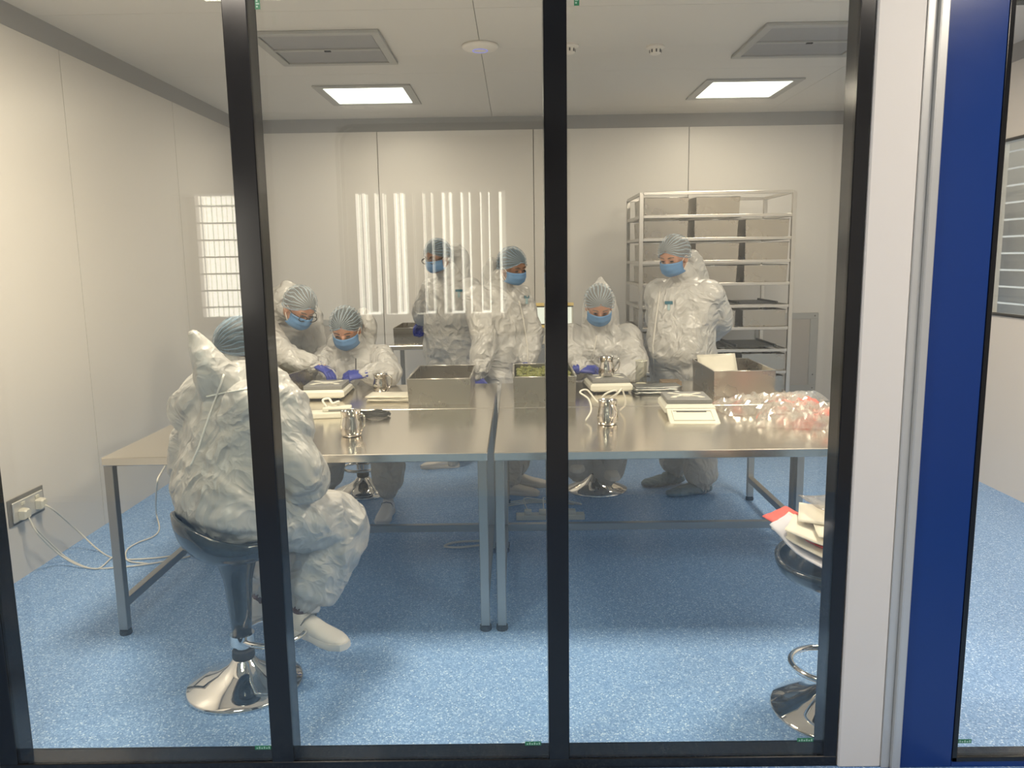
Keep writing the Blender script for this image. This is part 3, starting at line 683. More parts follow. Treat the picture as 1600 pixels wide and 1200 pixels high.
# clear bags
def bag(cx, cy, rx, ry, hz, rz, seed, lab, tail=None):
    n1, n2 = 30, 22; P = []; rb = random.Random(seed)
    for i in range(n1):
        for j in range(n2):
            u, v = i/(n1-1)*2-1, j/(n2-1)*2-1
            if 0 < i < n1-1 and 0 < j < n2-1: u += rb.uniform(-.025, .025); v += rb.uniform(-.035, .035)
            e = max(0, 1-abs(u)**3)*max(0, 1-abs(v)**3)
            q = Vector((u*3.1+seed*7, v*2.6+seed, 0)); nn = noise.fractal(q*.7, 1.2, 2, 2); rd = 1-abs(noise.noise(q*1.1+Vector((3, 1, seed))))*2
            z = .004+hz*e**.5*(.35+.22*nn+.45*rd+.25*(1-abs(noise.noise(q*2.7+Vector((1, 9, seed))))*2))
            x_, y_ = u*rx*(1+.12*noise.noise(Vector((v*2, seed, 1)))), v*ry*(1+.16*noise.noise(Vector((u*2.2, seed, 5))))
            p_ = Vector((x_, y_, max(.004, z))); p_.rotate(Euler((0, 0, rz))); P.append(p_+Vector((cx, cy, TZ)))
    m = MB().poly(P, [(i*n2+j, i*n2+j+1, (i+1)*n2+j+1, (i+1)*n2+j) for i in range(n1-1) for j in range(n2-1)])
    o = m.build('plastic_bag', FILM); return tag(o, lab, 'bag', 'clear plastic bags')
bag(1.30, 4.06, .27, .14, .085, R(8), 1, 'crumpled clear plastic bag with red print by the open steel bin')
bag(1.36, 3.73, .21, .17, .10, R(-14), 2, 'crumpled clear plastic bag nearest the front edge of the right table')
bag(1.52, 4.25, .16, .06, .06, R(24), 3, 'twisted tail of a clear bag, farthest of the bags on the right')
# lit screen on the back table
o = empty('light_box', (.30, 7.0, .88), 'brightly lit screen with pale yellow bars on the back table', 'screen')
T = Matrix.Translation((.30, 7.02, .975)) @ Matrix.Rotation(R(-8), 4, 'X')
MB().box((-.20, -.012, .0), (.20, .012, .215), .003, T).build('backing', PLASTW, o)
MB().box((-.185, -.016, .035), (.185, -.011, .180), 0, T).build('lit_panel', LITBOX, o)
for a, b in ((.190, .218), (-.002, .024)): MB().box((-.205, -.026, a), (.205, -.008, b), .003, T).build('yellow_bar', YELLOW, o)
for a, b in ((.181, .189), (.025, .034)): MB().box((-.20, -.020, a), (.20, -.010, b), 0, T).build('dark_strip', PLASTDG, o)
for x in (.16, .30, .44): MB().box((x-.012, 6.97, .90), (x+.012, 7.04, .978), .002).build('stand_foot', PLASTDG, o)
MB().box((.11, 6.93, .88), (.49, 7.09, .902), .004).build('stand_base', PLASTW, o)
# papers on the front right stool
def sheet(cx, cy, z, w_, d_, rz, tilt, lab, mat=PAPER, name='paper_sheet', red=False, bend=.0):
    P = []
    for a in range(9):
        for b in range(9):
            u, v = a/8-.5, b/8-.5
            p_ = Vector((u*w_, v*d_, bend*(u*u+.35*u*v)*4+.004*noise.noise(Vector((u*4, v*4, z*50))))); p_.rotate(Euler((tilt[0], tilt[1], rz))); P.append(p_+Vector((cx, cy, z)))
    o = MB().poly(P, [(a*9+b, a*9+b+1, (a+1)*9+b+1, (a+1)*9+b) for a in range(8) for b in range(8)]).build(name, mat, smooth=True)
    solid(o, .0035, 1); tag(o, lab, 'paper', 'papers piled on the stool'); return o
sheet(.995, 2.55, .600, .30, .20, R(-38), (R(2), R(20)), 'curled bluish sheet at the bottom of the paper pile on the stool', PAPERB, bend=.035)
sheet(1.02, 2.57, .618, .30, .21, R(-34), (R(3), R(14)), 'long cream sheet second from the bottom of the stool pile', PAPER, bend=.02)
s3 = sheet(1.00, 2.63, .640, .28, .16, R(-48), (R(2), R(12)), 'sheet with a red printed corner in the stool pile', RED, bend=.008)
sheet(1.035, 2.565, .644, .25, .18, R(-28), (R(3), R(9)), 'cream sheet lying over the red cornered sheet', PAPER, bend=.01)
sheet(1.10, 2.56, .664, .21, .15, R(-10), (R(6), R(2)), 'white card on top of the stool pile, cut off by the frame', PAPER)
sheet(1.09, 2.64, .684, .24, .15, R(-20), (R(8), R(3)), 'topmost large cream sheet of the pile on the stool', PAPER)
sheet(1.12, 2.50, .655, .15, .10, R(-22), (R(5), R(4)), 'small white sheet at the near edge of the stool pile', PAPER)
o = sheet(1.13, 2.70, .712, .25, .14, R(14), (R(14), R(-4)), 'thin clear film lying behind the papers on the stool', FILM, 'plastic_film', bend=.03); o['category'] = 'film'

# ---------------------------------------------------------------- wall socket and cables
o = empty('wall_socket', (XL, 3.95, .30), 'grey double wall socket low on the left wall', 'socket')
MB().box((XL, 3.80, .285), (XL+.006, 4.10, .425), .002).build('surround', PLASTG, o)
MB().box((XL+.006, 3.825, .30), (XL+.016, 4.08, .405), .003).build('face_plate', ALU, o)
for y in (3.90, 4.02): MB().box((XL+.016, y-.012, .375), (XL+.020, y+.018, .392), .001).build('switch', PLASTW, o)
def plug(y, z, lab):
    q = empty('mains_plug', (XL+.02, y, z), lab, 'plug')
    MB().rings([[(XL+.017, y+a*.027, z+b*.027) for a, b in ((-1, -1), (1, -1), (1, .7), (.6, 1), (-.6, 1), (-1, .7))], [(XL+.045, y+a*.024, z+b*.025) for a, b in ((-1, -1), (1, -1), (1, .7), (.6, 1), (-.6, 1), (-1, .7))], [(XL+.054, y+a*.018, z+b*.019) for a, b in ((-1, -1), (1, -1), (1, .7), (.6, 1), (-.6, 1), (-1, .7))]]).build('body', PLASTW, q)
plug(3.885, .335, 'white mains plug in the near side of the wall socket')
plug(4.03, .345, 'white mains plug in the far side of the wall socket')
ft = (-2.0, 3.62, .006)
wire([(XL+.05, 3.885, .315), on(60, 835, .22), on(95, 868, .06), on(135, 887, .006), on(180, 887, .006), on(240, 880, .006), on(300, 868, .006), on(330, 850, .006)], .0045, WHITEC, 'white_cable', 'white cable falling from the near plug of the wall socket')
wire([(XL+.05, 3.885, .312), (XL+.07, 3.90, .25), on(80, 850, .12), on(110, 875, .012), on(150, 889, .006), on(174, 872, .006), on(186, 868, .006)], .004, WHITEC, 'white_cable', 'second white cable falling from the near plug of the wall socket')
wire([(XL+.05, 4.03, .335), on(84, 797, .30), on(120, 828, .12), on(155, 860, .01), on(182, 873, .006), on(230, 873, .006), on(290, 866, .006)], .0045, WHITEC, 'white_cable', 'white cable falling from the far plug of the wall socket')
wire([on(232, 881, .006), on(200, 876, .006), on(198, 860, .006), on(215, 848, .006), on(240, 838, .006), on(249, 825, .006), on(244, 800, .05), at(245, 760, 4.1), at(254, 735, 4.1), (-1.70, 4.12, TZ-.03)], .0045, WHITEC, 'white_cable', 'white cable rising from the floor to the front left table')
o = empty('power_strip', (.02, 4.72, 0), 'white multi-socket power strip on the floor under the right tables', 'power strip')
MB().box((-.02, 4.66, 0), (.40, 4.73, .032), .006).build('body', PLASTW, o)
for i in range(4): MB().box((.03+i*.09, 4.672, .032), (.075+i*.09, 4.718, .058), .006).build('plug', PLASTW, o)
for i in range(3): wire([(.05+i*.1, 4.695, .055), (.03+i*.12, 4.76, .11), (.12+i*.07, 4.9, .06), (.3+i*.05, 4.95, .008), (.1, 5.0+i*.03, .008), (-.15, 4.9+i*.04, .008)], .004, WHITEC, 'white_cable', ('nearest', 'middle', 'farthest')[i]+' white cable curling from the floor power strip')
wire([(-.14, 4.25, .008), (-.25, 4.22, .008), (-.34, 4.20, .008), (-.42, 4.22, .008), (-.36, 4.28, .008), (-.2, 4.3, .008)], .006, WHITEC, 'white_cable', 'loose white cable on the floor behind the rear rail, left of the table legs')

# ---------------------------------------------------------------- people
def V(*a): return Vector(a)
def ridge(p, s, seed): 
    q = p*s+Vector((seed*3.1, seed*1.7, seed*.9)); return 1-2*abs(noise.noise(q))
def crumple(me, amp, seed, gather=(), k=1.0):
    """cloth folds: ridged noise along the normals, plus sharp gathers around elasticated places"""
    nv = len(me.vertices); nrm = [v.normal.copy() for v in me.vertices]
    for v in me.vertices:
        p = v.co.copy(); warp = Vector((noise.noise(p*4+Vector((seed, 0, 0))), noise.noise(p*4+Vector((0, seed, 5))), noise.noise(p*4+Vector((9, 0, seed)))))*.12
        q = p+warp
        qa = Vector((q.x*1.25+q.z*.5, q.y*1.25, q.z*.8-q.x*.35))
        dd = noise.voronoi(qa*(5.0*k)+Vector((seed, 0, 0)))[0]
        d = amp*(.9*ridge(qa, 3.4*k, seed)+.75*ridge(qa, 7.0*k, seed+2)+.22*ridge(q, 15*k, seed+4)-.4-.8*min(.4, dd[1]-dd[0])/.4+.4)
        for (g, axis, rad, sc) in gather:
            w_ = math.exp(-((p-g).length/rad)**2)
            if w_ > .03:
                ax = axis.normalized(); r_ = (p-g)-ax*(p-g).dot(ax); u = ax.orthogonal().normalized(); t = math.atan2(r_.dot(u), r_.dot(ax.cross(u)))
                d = d*(1-.7*w_)+w_*sc*(math.sin(t*13+3*noise.noise(p*9))*.006)
        v.co = p+nrm[v.index]*d
def hand_glove(name, wr, dirv, nrm, curl, parent, side=1, s=1.0, mat=None, spread=.0, voxel=.0036):
    y = dirv.normalized(); z = (nrm-y*nrm.dot(y)).normalized(); x = y.cross(z)*side
    F = Matrix((x, y, z)).transposed().to_4x4(); F.translation = wr
    m = MB()
    def T(p): return F @ (Vector(p)*s)
    def cap(pts, rr): 
        m.tube(pts, rr, 10); m.ell(pts[-1], (rr[-1]*1.0,)*3, n=10); m.ell(pts[0], (rr[0],)*3, n=10)
    # palm
    pr = []
    for yy, hw, hz in ((-.05, .030, .026), (-.02, .029, .023), (.02, .036, .019), (.06, .042, .017), (.09, .040, .013)):
        pr.append([T((hw*math.cos(t), yy, hz*math.sin(t))) for t in [2*math.pi*j/16 for j in range(16)]])
    m.rings(pr, True)
    lens = ((.040, .024, .019), (.044, .027, .020), (.041, .025, .020), (.033, .019, .017))
    for i, (a, b, c) in enumerate(lens):
        x0 = .032-i*.0215; p = Vector((x0, .083-.004*abs(i-1), 0)); ang = 0; pts = [p.copy()]
        fx = (1.5-i)*(.015+spread)
        for L, cc in zip((a, b, c), (curl*.9, curl*1.05, curl*.7)):
            ang += cc; p = p+Vector((fx*L, math.cos(ang)*L, -math.sin(ang)*L)); pts.append(p.copy())
        cap([T(q) for q in pts], [.0110*s, .0104*s, .0096*s, .0086*s])
    th = [Vector((.026, .018, -.006)), Vector((.052, .046, -.018)), Vector((.058, .076, -.028-curl*.01)), Vector((.050, .100, -.034-curl*.015))]
    cap([T(q) for q in th], [.014*s, .0125*s, .011*s, .009*s])
    me = remesh(m.mesh(), voxel, 3); o = link(name, me, mat or GLOVE, parent, smooth=True)
    return o
def shoe(parent, heel, fwd, up, name='shoe', mat=None, solemat=None, L=.285, cover=False):
    y = fwd.normalized(); z = (up-y*up.dot(y)).normalized(); x = y.cross(z)
    F = Matrix((x, y, z)).transposed().to_4x4(); F.translation = heel
    prof = [(-.004, .018, .045, .03), (.0, .030, .070, .02), (.03, .037, .085, .01), (.07, .038, .088, .008), (.11, .038, .080, .008), (.15, .041, .064, .008), (.19, .046, .054, .008), (.23, .046, .048, .008), (.265, .036, .040, .010), (.283, .018, .030, .016)]
    def ring(yy, hw, top, bot, k=1.0):
        c = (top+bot)/2; h = (top-bot)/2
        return [F @ (Vector((hw*k*math.copysign(abs(math.cos(t))**.8, math.cos(t)), yy, c+h*k*math.copysign(abs(math.sin(t))**.8, math.sin(t))))*(L/.285)) for t in [2*math.pi*j/20 for j in range(20)]]
    m = MB(); m.rings([ring(a, b, c, d) for a, b, c, d in prof], True)
    if not cover: m.ell(F @ Vector((0, .045, .085)), (.034, .034, .03), F.to_3x3().to_4x4(), 16)
    me = remesh(m.mesh(), .006, 3)
    o = link(name, me, mat or SHOE, parent, smooth=True)
    if cover: crumple(o.data, .007, 5, k=2.2)
    if not cover:
        s_ = MB(); 
        def sr(z0, g): return [F @ Vector((xx*g, yy, z0)) for xx, yy in [(0.0, -.012), (.030, .0), (.041, .04), (.037, .10), (.041, .15), (.050, .20), (.048, .245), (.028, .283), (0, .292), (-.028, .283), (-.048, .245), (-.050, .20), (-.041, .15), (-.037, .10), (-.041, .04), (-.030, .0)]]
        s_.rings([sr(.0, .95), sr(.006, 1.02), sr(.020, 1.0), sr(.026, .94)], True)
        link('sole', s_.mesh(), solemat or SOLE, o, smooth='auto')
        t_ = MB().tube([F @ Vector(q) for q in ((-.036, .085, .055), (-.030, .10, .082), (0, .105, .090), (.030, .10, .082), (.036, .085, .055))], .003, 6); link('strap', t_.mesh(), PLASTG, o, smooth=True)
    return o
def person(label, pel, neck, head, f, elb, wri, kne, ank, face, seed, skin=SKIN, hair=HAIR, net=NET, bag_=1.0, hood=(), glasses=False, roll=0, gloves=((.6, 0), (.6, 0)), hdir=(None, None), hnrm=(None, None), toe=(None, None), coverfeet=False, seated=False, belly=1.0, group=None, voxel=.0095, amp=.0095, badge=None, headk=1.0, girth=1.0, hem=.01, shoelift=(0, 0), hoodr=None):
    """elb, wri, kne, ank: (person's right, person's left) points in the room"""
    up = Vector((0, 0, 1)); f = Vector(f).normalized(); rt = f.cross(up).normalized(); fh = up.cross(rt)
    base = Vector(((ank[0].x+ank[1].x)/2, (ank[0].y+ank[1].y)/2, 0))
    root = empty('person', base, label, 'person', group)
    spine = (neck-pel); sd = spine.normalized(); fw = rt.cross(sd)*-1; fw = sd.cross(rt)*1.0
    if fw.dot(f) < 0: fw = -fw
    sh = [neck+rt*.175*girth-sd*.075, neck-rt*.175*girth-sd*.075]
    hp = [pel+rt*.095, pel-rt*.095]
    nk = head-neck
    def torso(m, k, kd):
        prof = [(-.13, .13, .10), (-.06, .185, .135), (.05, .195, .145*belly), (.20, .190, .15*belly), (.42, .185, .145*(1+belly)/2), (.62, .20, .135), (.80, .205, .12), (.92, .165, .10), (.99, .10, .075), (1.06, .07, .065)]
        rs = []
        for t, hw, hd in prof:
            c = pel+spine*t+fw*(.015*math.sin(t*3))-fw*(.0)
            rs.append([c+rt*(hw*k*girth*math.copysign(abs(math.cos(a))**.85, math.cos(a)))+fw*(hd*kd*math.copysign(abs(math.sin(a))**.9, math.sin(a))) for a in [2*math.pi*j/24 for j in range(24)]])
        m.rings(rs, True)
    def limb(m, pts, rad, k=6):
        P = spline(pts, k); rr = spl1(rad, k); m.tube(P, rr, 14); m.ell(P[0], (rr[0],)*3, n=14); m.ell(P[-1], (rr[-1]*.98,)*3, n=14)
    # --- body (one continuous surface: head, neck, trunk, limbs)
    y = Vector(face).normalized(); z0 = up-y*up.dot(y); z0.normalize(); x = y.cross(z0)
    HM = Matrix((x, y, z0)).transposed().to_4x4() @ Matrix.Rotation(R(roll), 4, 'Y'); HR = HM.to_3x3().to_4x4(); HM.translation = head
    hk = headk
    def hp_(p): return HM @ (Vector(p)*hk)
    m = MB()
    def e_(c, r): m.ell(hp_(c), tuple(q*hk for q in r), HR, 22)
    e_((0, -.012, .028), (.076, .094, .095)); e_((0, .020, -.040), (.060, .068, .062)); e_((0, .050, -.082), (.030, .030, .026)); e_((0, .058, .02), (.062, .032, .06))
    for s_ in (-1, 1):
        e_((s_*.076, -.002, -.012), (.010, .018, .031)); e_((s_*.034, .068, -.030), (.026, .022, .024)); e_((s_*.030, .083, .026), (.024, .010, .007)); e_((s_*.030, .078, .006), (.017, .011, .010)); e_((s_*.012, .094, -.030), (.009, .009, .008))
    e_((0, .094, -.008), (.009, .013, .022)); e_((0, .103, -.024), (.013, .014, .012)); e_((0, .084, -.056), (.025, .010, .006)); e_((0, .081, -.067), (.021, .010, .006))
    limb(m, [hp_((0, -.018, -.045)), neck+nk*.25, neck-sd*.05], (.056*hk, .056, .065))
    torso(m, .80, .78)
    for i in (0, 1):
        limb(m, [sh[i], (sh[i]+elb[i])/2, elb[i], (elb[i]+wri[i])/2, wri[i]], (.058, .048, .041, .038, .027))
        limb(m, [hp[i], (hp[i]+kne[i])/2, kne[i], kne[i]*.6+ank[i]*.4, ank[i]], (.085, .075, .056, .055, .036))
    me = remesh(m.mesh(), .0075, 3); bo = link('body', me, skin, root, smooth=True)
    for s_ in (-1, 1):
        MB().ell(hp_((s_*.030, .0865, .009)), (.013*hk, .006*hk, .0045*hk), HR, 12).build('eye', EYE, root, smooth=True)
        MB().tube([hp_(q) for q in ((s_*.013, .098, .030), (s_*.030, .096, .036), (s_*.048, .083, .031))], .0032, 6).build('eyebrow', hair, root, smooth=True)
    # --- hair and hairnet
    m = MB(); k_ = 30; rs = []
    ax = Vector((0, .90, .36)).normalized(); upn = Vector((0, -.36, .90)).normalized(); cc = Vector((0, -.012, .030))
    def dome(ra, rs_, ru, pl, amp_, t0=-.12, na=26, nb=97):
        out = []
        for i in range(na):
            th = math.pi*(i+.35)/(na-.3)
            row = []
            for j in range(nb):
                ph = -t0*-1*math.pi*0+(-.10*math.pi)+(1.20*math.pi)*j/(nb-1)
                kk = 1+amp_*math.sin(pl*ph+1.5*math.sin(th*2))*math.sin(th)**.5
                kk *= 1+.025*noise.noise(Vector((th*2, ph*2, seed)))
                q = cc+ax*(ra*math.cos(th))+Vector((1, 0, 0))*(rs_*math.sin(th)**.85*math.cos(ph)*kk)+upn*(ru*math.sin(th)**.85*math.sin(ph)*kk)
                row.append(q*hk)
            out.append(row)
        return out
    def grid(rows, mat, name, par, AX=None):
        na, nb = len(rows), len(rows[0]); mb = MB()
        # local frame whose Z runs along the front-to-back axis
        L = Matrix((Vector((1, 0, 0)), upn, -ax)).transposed().to_4x4(); L.translation = cc*hk
        W = HM @ L; Li = L.inverted()
        mb.poly([Li @ q for r_ in rows for q in r_], [(i*nb+j, i*nb+j+1, (i+1)*nb+j+1, (i+1)*nb+j) for i in range(na-1) for j in range(nb-1)])
        return mb.build(name, mat, par, W, smooth=True)
    grid(dome(.104, .083, .094, 9, .012), hair, 'hair', root)
    hn = grid(dome(.109, .096, .109, 30, .024), net, 'hairnet', root)
    hn.data.materials[0] = net
    rim = dome(.110, .0955, .109, 0, 0); na = len(rim)
    lp = [hp_(r_[0]/hk) for r_ in rim]+[hp_(r_[-1]/hk) for r_ in rim[::-1]]
    ob = MB().tube(lp, .0035, 6, closed=True).build('elastic_band', NETD, hn, smooth=True)
    # --- face mask
    rows = []
    for i in range(11):
        v = i/10*2-1; row = []
        for j in range(17):
            u = j/16*2-1; pleat = .0022*math.sin(v*9)
            yy = .118-.072*abs(u)**1.9-.010*abs(v)**2+pleat+.006*math.exp(-(u/.22)**2)*(v > 0)
            row.append(hp_((.075*math.sin(u*1.35)/math.sin(1.35), yy-.012*max(0, -v)**2, -.043+v*(.047-.010*abs(u)))))
        rows.append(row)
    mk = MB().poly([q for r_ in rows for q in r_], [(i*17+j, i*17+j+1, (i+1)*17+j+1, (i+1)*17+j) for i in range(10) for j in range(16)]).build('face_mask', MASK, root, smooth=True)
    solid(mk, .0025, 0)
    for s_ in (-1, 1): MB().tube(spline([hp_(q) for q in ((s_*.073, .045, -.012), (s_*.083, .01, .012), (s_*.086, -.018, -.01), (s_*.080, .005, -.035), (s_*.072, .044, -.07))], 4), .0016, 6).build('ear_loop', PAPER, mk, smooth=True)
    if glasses:
        g = MB()
        for s_ in (-1, 1):
            g.tube([hp_((s_*.036+.026*math.cos(t), .112-.10*abs(s_*.036+.026*math.cos(t))**1.6, .006+.019*math.sin(t))) for t in [2*math.pi*j/24 for j in range(24)]], .0030, 6, closed=True)
            g.tube([hp_((s_*.061, .100, .010)), hp_((s_*.086, .065, .010)), hp_((s_*.086, -.01, .006))], .0026, 6)
        g.tube([hp_((-.011, .112, .009)), hp_((.011, .112, .009))], .0025, 6)
        g.build('spectacles', SPEC, root, smooth=True)
    # --- coverall
    m = MB(); b = bag_; torso(m, 1.02*b, 1.02*b)
    limb(m, [neck-sd*.04, neck+nk*.22, neck+nk*.40], (.10, .080, .076))
    gat = []
    for i in (0, 1):
        a_, e, w_ = sh[i], elb[i], wri[i]; fd = (w_-e).normalized()
        limb(m, [a_+(pel-neck)*.02, (a_+e)/2, e, e*.55+w_*.45, w_-fd*.045, w_-fd*.012], (.090*b, .080*b, .074*b, .068*b, .056*b, .036))
        h_, kn, an = hp[i], kne[i], ank[i]; ld = (an-kn).normalized()
        limb(m, [h_, (h_+kn)/2, kn, (kn+an)/2, an-ld*.07, an-ld*hem], (.118*b, .108*b, .094*b, .094*b, .092*b, .058))
        gat += [(w_-fd*.03, fd, .07, 1.0), (an-ld*.02, ld, .09, 1.1)]
    for h_ in hood:
        limb(m, [q for q, r_ in h_], [r_ for q, r_ in h_])
    me = remesh(m.mesh(), voxel, 3)
    crumple(me, amp, seed, gat+[(pel+spine*.12, sd, .16, .8)])
    co = link('coverall', me, COVER, root, smooth=True)
    bv = BVHTree.FromObject(co, bpy.context.evaluated_depsgraph_get()) if False else None
    # --- gloves
    for i in (0, 1):
        d_ = hdir[i] or (wri[i]-elb[i]); nn = hnrm[i] or up
        g = hand_glove('glove', wri[i]-Vector(d_).normalized()*.004, Vector(d_), Vector(nn), gloves[i][0], root, side=1 if i else -1)
        q = wri[i]
        MB().tube([q-Vector(d_).normalized()*.030, q-Vector(d_).normalized()*.01], [.033, .031], 16, cap=False).build('cuff', GLOVE, g, smooth=True)
    # --- shoes
    for i in (0, 1):
        tv = Vector(toe[i]) if toe[i] else fh; tv.normalize()
        hz = max(0, shoelift[i]); c = Vector((ank[i].x, ank[i].y, hz))-Vector((tv.x, tv.y, 0))*.05
        tv2 = Vector((tv.x, tv.y, tv.z)); shoe(root, c, tv2, up, 'shoe_cover' if coverfeet else 'shoe', SHOEC if coverfeet else None, cover=coverfeet, L=.31 if coverfeet else .285)
    return root, co
SEAMW = pm('white_seam_tape', (.80, .79, .75), .5); SEAMC = pm('white_zip_flap', (.62, .60, .56), .45)
def snap(co, px, py, off=.004):
    me = co.data; Mw = wm(co); inv = Mw.inverted(); o_ = inv @ Vector((0, 0, H)); d_ = (inv.to_3x3() @ ray(px, py)).normalized()
    if co.name not in BV: BV[co.name] = BVHTree.FromPolygons([v.co for v in me.vertices], [p_.vertices for p_ in me.polygons])
    hit = BV[co.name].ray_cast(o_, d_)
    return (Mw @ (hit[0]-d_*off)) if hit[0] else None
BV = {}
def seam(co, pts, r, name='seam_tape', mat=None, k=5):
    P = []; mat = mat or SEAMC
    for i in range(len(pts)-1):
        for j in range(k): t = j/k; P.append((pts[i][0]*(1-t)+pts[i+1][0]*t, pts[i][1]*(1-t)+pts[i+1][1]*t))
    P.append(pts[-1]); Q = [q for q in (snap(co, *p_, off=r*.3) for p_ in P) if q]
    if len(Q) > 2: MB().tube(Q, r, 6).build(name, mat, co.parent, smooth=True)
def badge(co, px, py, w_=15, h_=5):
    a = [snap(co, px+dx, py+dy, .006) for dx, dy in ((-w_/2, -h_/2), (w_/2, -h_/2), (w_/2, h_/2), (-w_/2, h_/2))]
    if all(a): solid(MB().poly(a, [(0, 1, 2, 3)]).build('badge', TEAL, co.parent), .002, 0)
    a = [snap(co, px+dx, py+h_/2+dy, .005) for dx, dy in ((-2, 0), (2, 0), (2, 9), (-2, 9))]
    if all(a): solid(MB().poly(a, [(0, 1, 2, 3)]).build('badge_tab', GLOVEPALE, co.parent), .002, 0)
GLOVEPALE = pm('pale_blue_print', (.35, .48, .52), .6)

# the nearest worker, seated with the back to the window
pA, cA = person('person in white coverall seated on the near bar stool, back to the window, hood hanging',
    at(352, 792, 2.84), at(362, 598, 2.98), at(380, 550, 3.06), (.74, .66, 0),
    (at(476, 742, 2.82), at(300, 725, 3.18)), (at(447, 785, 3.12), at(385, 770, 3.34)),
    (at(532, 818, 3.02), at(500, 800, 3.34)), (at(470, 950, 2.92), at(405, 935, 3.08)), (.62, .74, -.30), 1, skin=SKIN3,
    net=NETD, bag_=1.16, seated=True, voxel=.008, amp=.012, girth=1.08, hem=.045, toe=((.84, -.54, -.02), (.8, .3, 0)), shoelift=(.145, .13), gloves=((.7, 0), (.7, 0)),
    hood=(((at(355, 606, 2.90), .10), (at(338, 584, 2.86), .078), (at(322, 560, 2.86), .050), (at(310, 538, 2.86), .026), (at(303, 524, 2.86), .010)), ((at(300, 640, 2.98), .085), (at(335, 608, 2.95), .09), (at(390, 606, 2.92), .10), (at(432, 622, 2.90), .09), (at(452, 668, 2.86), .085))))
seam(cA, [(350, 585), (338, 620), (325, 655), (310, 700), (298, 728)], .004, mat=SEAMW)
seam(cA, [(322, 620), (350, 614), (386, 608)], .0035, mat=SEAMW)
# standing on the left, bending over the table
pB, cB = person('person in white coverall and glasses bending over the table at the left, pointing',
    at(425, 575, 5.50), at(444, 482, 5.22), at(467, 482, 5.02), (.5, -.86, 0),
    (at(447, 556, 4.92), at(497, 560, 5.30)), (at(497, 573, 4.84), at(505, 574, 5.04)),
    (at(455, 660, 5.35), at(450, 655, 5.6)), (at(500, 752, 5.22), at(455, 740, 5.5)), (.62, -.60, -.62), 2, hair=HAIRG,
    glasses=True, bag_=1.0, roll=-8, hdir=(V(.8, -.3, -.35), V(.7, -.6, -.3)), gloves=((.55, 0), (.7, 0)), headk=1.06,
    hood=(((at(440, 500, 5.25), .10), (at(438, 476, 5.2), .095), (at(449, 460, 5.14), .078)),), toe=((.4, -.9, 0), (.4, -.9, 0)))
# seated facing, left
pC, cC = person('person in white coverall seated facing the window at the left tables, head bowed',
    at(558, 612, 5.36), at(552, 546, 5.20), at(541, 514, 5.08), (-.06, -1, 0),
    (at(503, 585, 5.08), at(608, 586, 5.04)), (at(520, 600, 4.92), at(566, 585, 4.88)),
    (at(520, 650, 4.98), at(604, 650, 4.92)), (at(510, 760, 5.0), at(606, 768, 4.84)), (-.05, -.86, -.52), 3,
    bag_=1.08, seated=True, hdir=(V(.5, .2, .1), V(-.9, -.35, .0)), hnrm=(None, V(0, -.6, .8)), gloves=((.9, 0), (.8, 0)), headk=1.08,
    hood=(((at(562, 545, 5.3), .10), (at(574, 512, 5.25), .062), (at(566, 492, 5.22), .04)), ((at(530, 545, 5.3), .07), (at(525, 535, 5.25), .06))), toe=((-.1, -1, 0), (-.05, -1, 0)))
seam(cC, [(556, 560), (556, 575), (556, 590)], .004, 'zip', PLASTDG)
# standing at the back table
pD, cD = person('person in white coverall and glasses at the back table, blue glove over a bin',
    at(702, 548, 6.10), at(706, 437, 6.10), at(684, 402, 5.98), (-.55, -.83, 0),
    (at(662, 482, 6.28), at(755, 492, 6.10)), (at(657, 503, 6.42), at(748, 545, 6.0)),
    (at(705, 640, 6.1), at(716, 640, 6.0)), (at(716, 712, 6.22), at(706, 722, 5.96)), (-.55, -.75, -.30), 4, skin=SKIN2,
    glasses=True, bag_=1.06, hdir=(V(-.25, .3, -.55), None), gloves=((.9, 0), (.6, 0)), net=NETD, headk=1.0,
    hood=(((at(715, 432, 6.2), .10), (at(718, 405, 6.18), .075), (at(712, 392, 6.15), .055)),), toe=((-1, -.25, 0), (-1, -.15, 0)))
badge(cD, 717, 454, 11, 3.5)
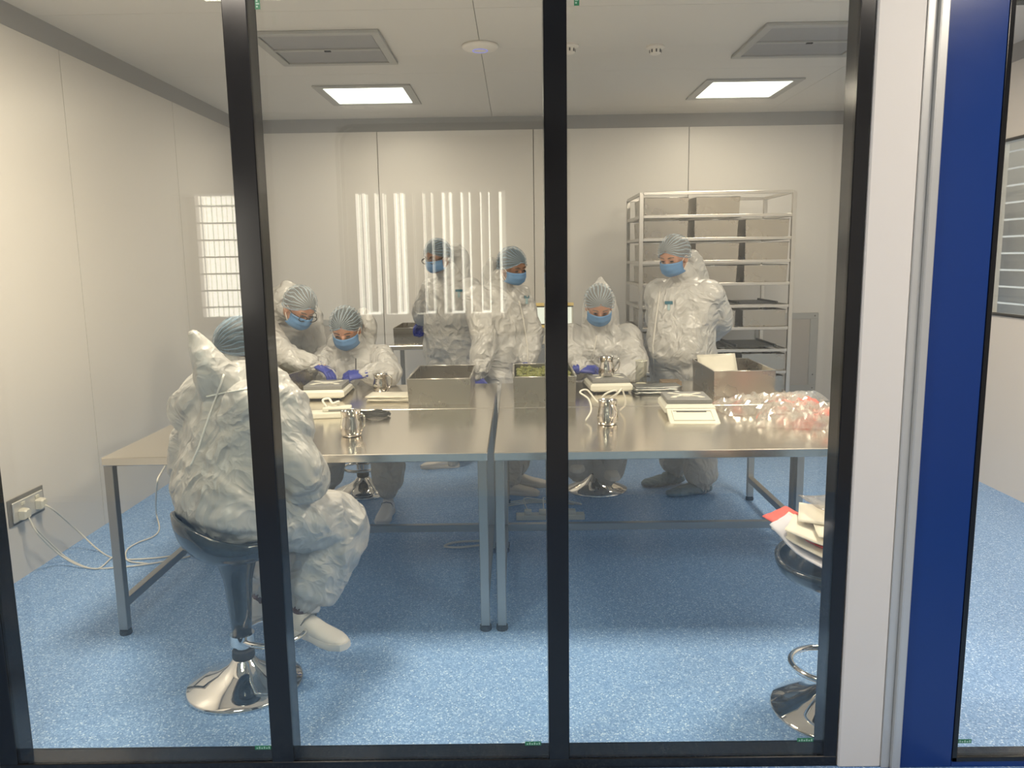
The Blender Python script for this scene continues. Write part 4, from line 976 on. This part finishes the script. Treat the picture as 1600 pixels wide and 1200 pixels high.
# standing in the centre
pE, cE = person('person in white coverall standing behind the middle of the tables, looking down to the right',
    at(786, 566, 5.50), at(777, 448, 5.52), at(800, 418, 5.40), (.60, -.80, 0),
    (at(757, 532, 5.30), at(829, 525, 5.50)), (at(748, 590, 5.22), at(823, 574, 5.32)),
    (at(790, 652, 5.35), at(796, 650, 5.5)), (at(790, 765, 5.25), at(806, 742, 5.45)), (.62, -.72, -.36), 5, skin=SKIN2,
    bag_=1.12, hdir=(V(-.1, -.2, -1), V(0, -.3, -1)), gloves=((.5, 0), (.5, 0)), net=NETD, headk=1.0, roll=6, hair=HAIR,
    hood=(((at(772, 450, 5.58), .10), (at(768, 430, 5.58), .07), (at(770, 414, 5.56), .045)),), toe=((1, -.3, 0), (1, -.25, 0)))
badge(cE, 823, 464, 8, 4)
seam(cE, [(811, 470), (818, 500), (824, 540), (825, 570)], .005)
# seated facing, right, holding a jug
pF, cF = person('person in white coverall seated facing the window, holding a jug on the scale',
    at(935, 610, 5.42), at(938, 512, 5.28), at(936, 478, 5.14), (.0, -1, 0),
    (at(896, 572, 5.14), at(992, 572, 5.14)), (at(909, 577, 4.86), at(966, 594, 4.92)),
    (at(902, 650, 5.0), at(964, 650, 5.0)), (at(903, 742, 5.24), at(948, 748, 5.18)), (0, -.84, -.55), 6, hair=HAIRG,
    bag_=1.10, seated=True, hdir=(V(.95, -.25, .02), V(-.8, -.3, -.1)), hnrm=(V(0, -.5, 1), None), gloves=((.95, 0), (.8, 0)), headk=1.04,
    hood=(((at(938, 512, 5.36), .12), (at(938, 485, 5.32), .115), (at(938, 462, 5.30), .085), (at(939, 438, 5.30), .022)),), toe=((-.1, -1, 0), (.1, -1, 0)), shoelift=(.2, .16))
seam(cF, [(932, 525), (929, 545), (926, 560)], .005)
# standing on the right, hands behind the back
pG, cG = person('person in white coverall and blue shoe covers standing by the rack, hands behind the back',
    at(1064, 562, 5.32), at(1070, 440, 5.34), at(1054, 402, 5.24), (-.62, -.78, 0),
    (at(1030, 500, 5.62), at(1124, 500, 5.36)), (at(1068, 535, 5.66), at(1100, 530, 5.58)),
    (at(1056, 652, 5.40), at(1088, 652, 5.20)), (at(1056, 738, 5.42), at(1098, 760, 5.18)), (-.62, -.70, -.38), 7,
    bag_=1.16, belly=1.22, hair=HAIRG, hdir=(V(.8, .1, -.2), V(-.8, .3, 0)), coverfeet=True, headk=1.06,
    hood=(((at(1084, 448, 5.45), .11), (at(1086, 420, 5.42), .075), (at(1082, 400, 5.40), .045)),), toe=((-1, -.35, 0), (-1, -.30, 0)))
badge(cG, 1045, 473, 12, 5)
seam(cG, [(1032, 450), (1026, 490), (1020, 540), (1022, 590)], .005)
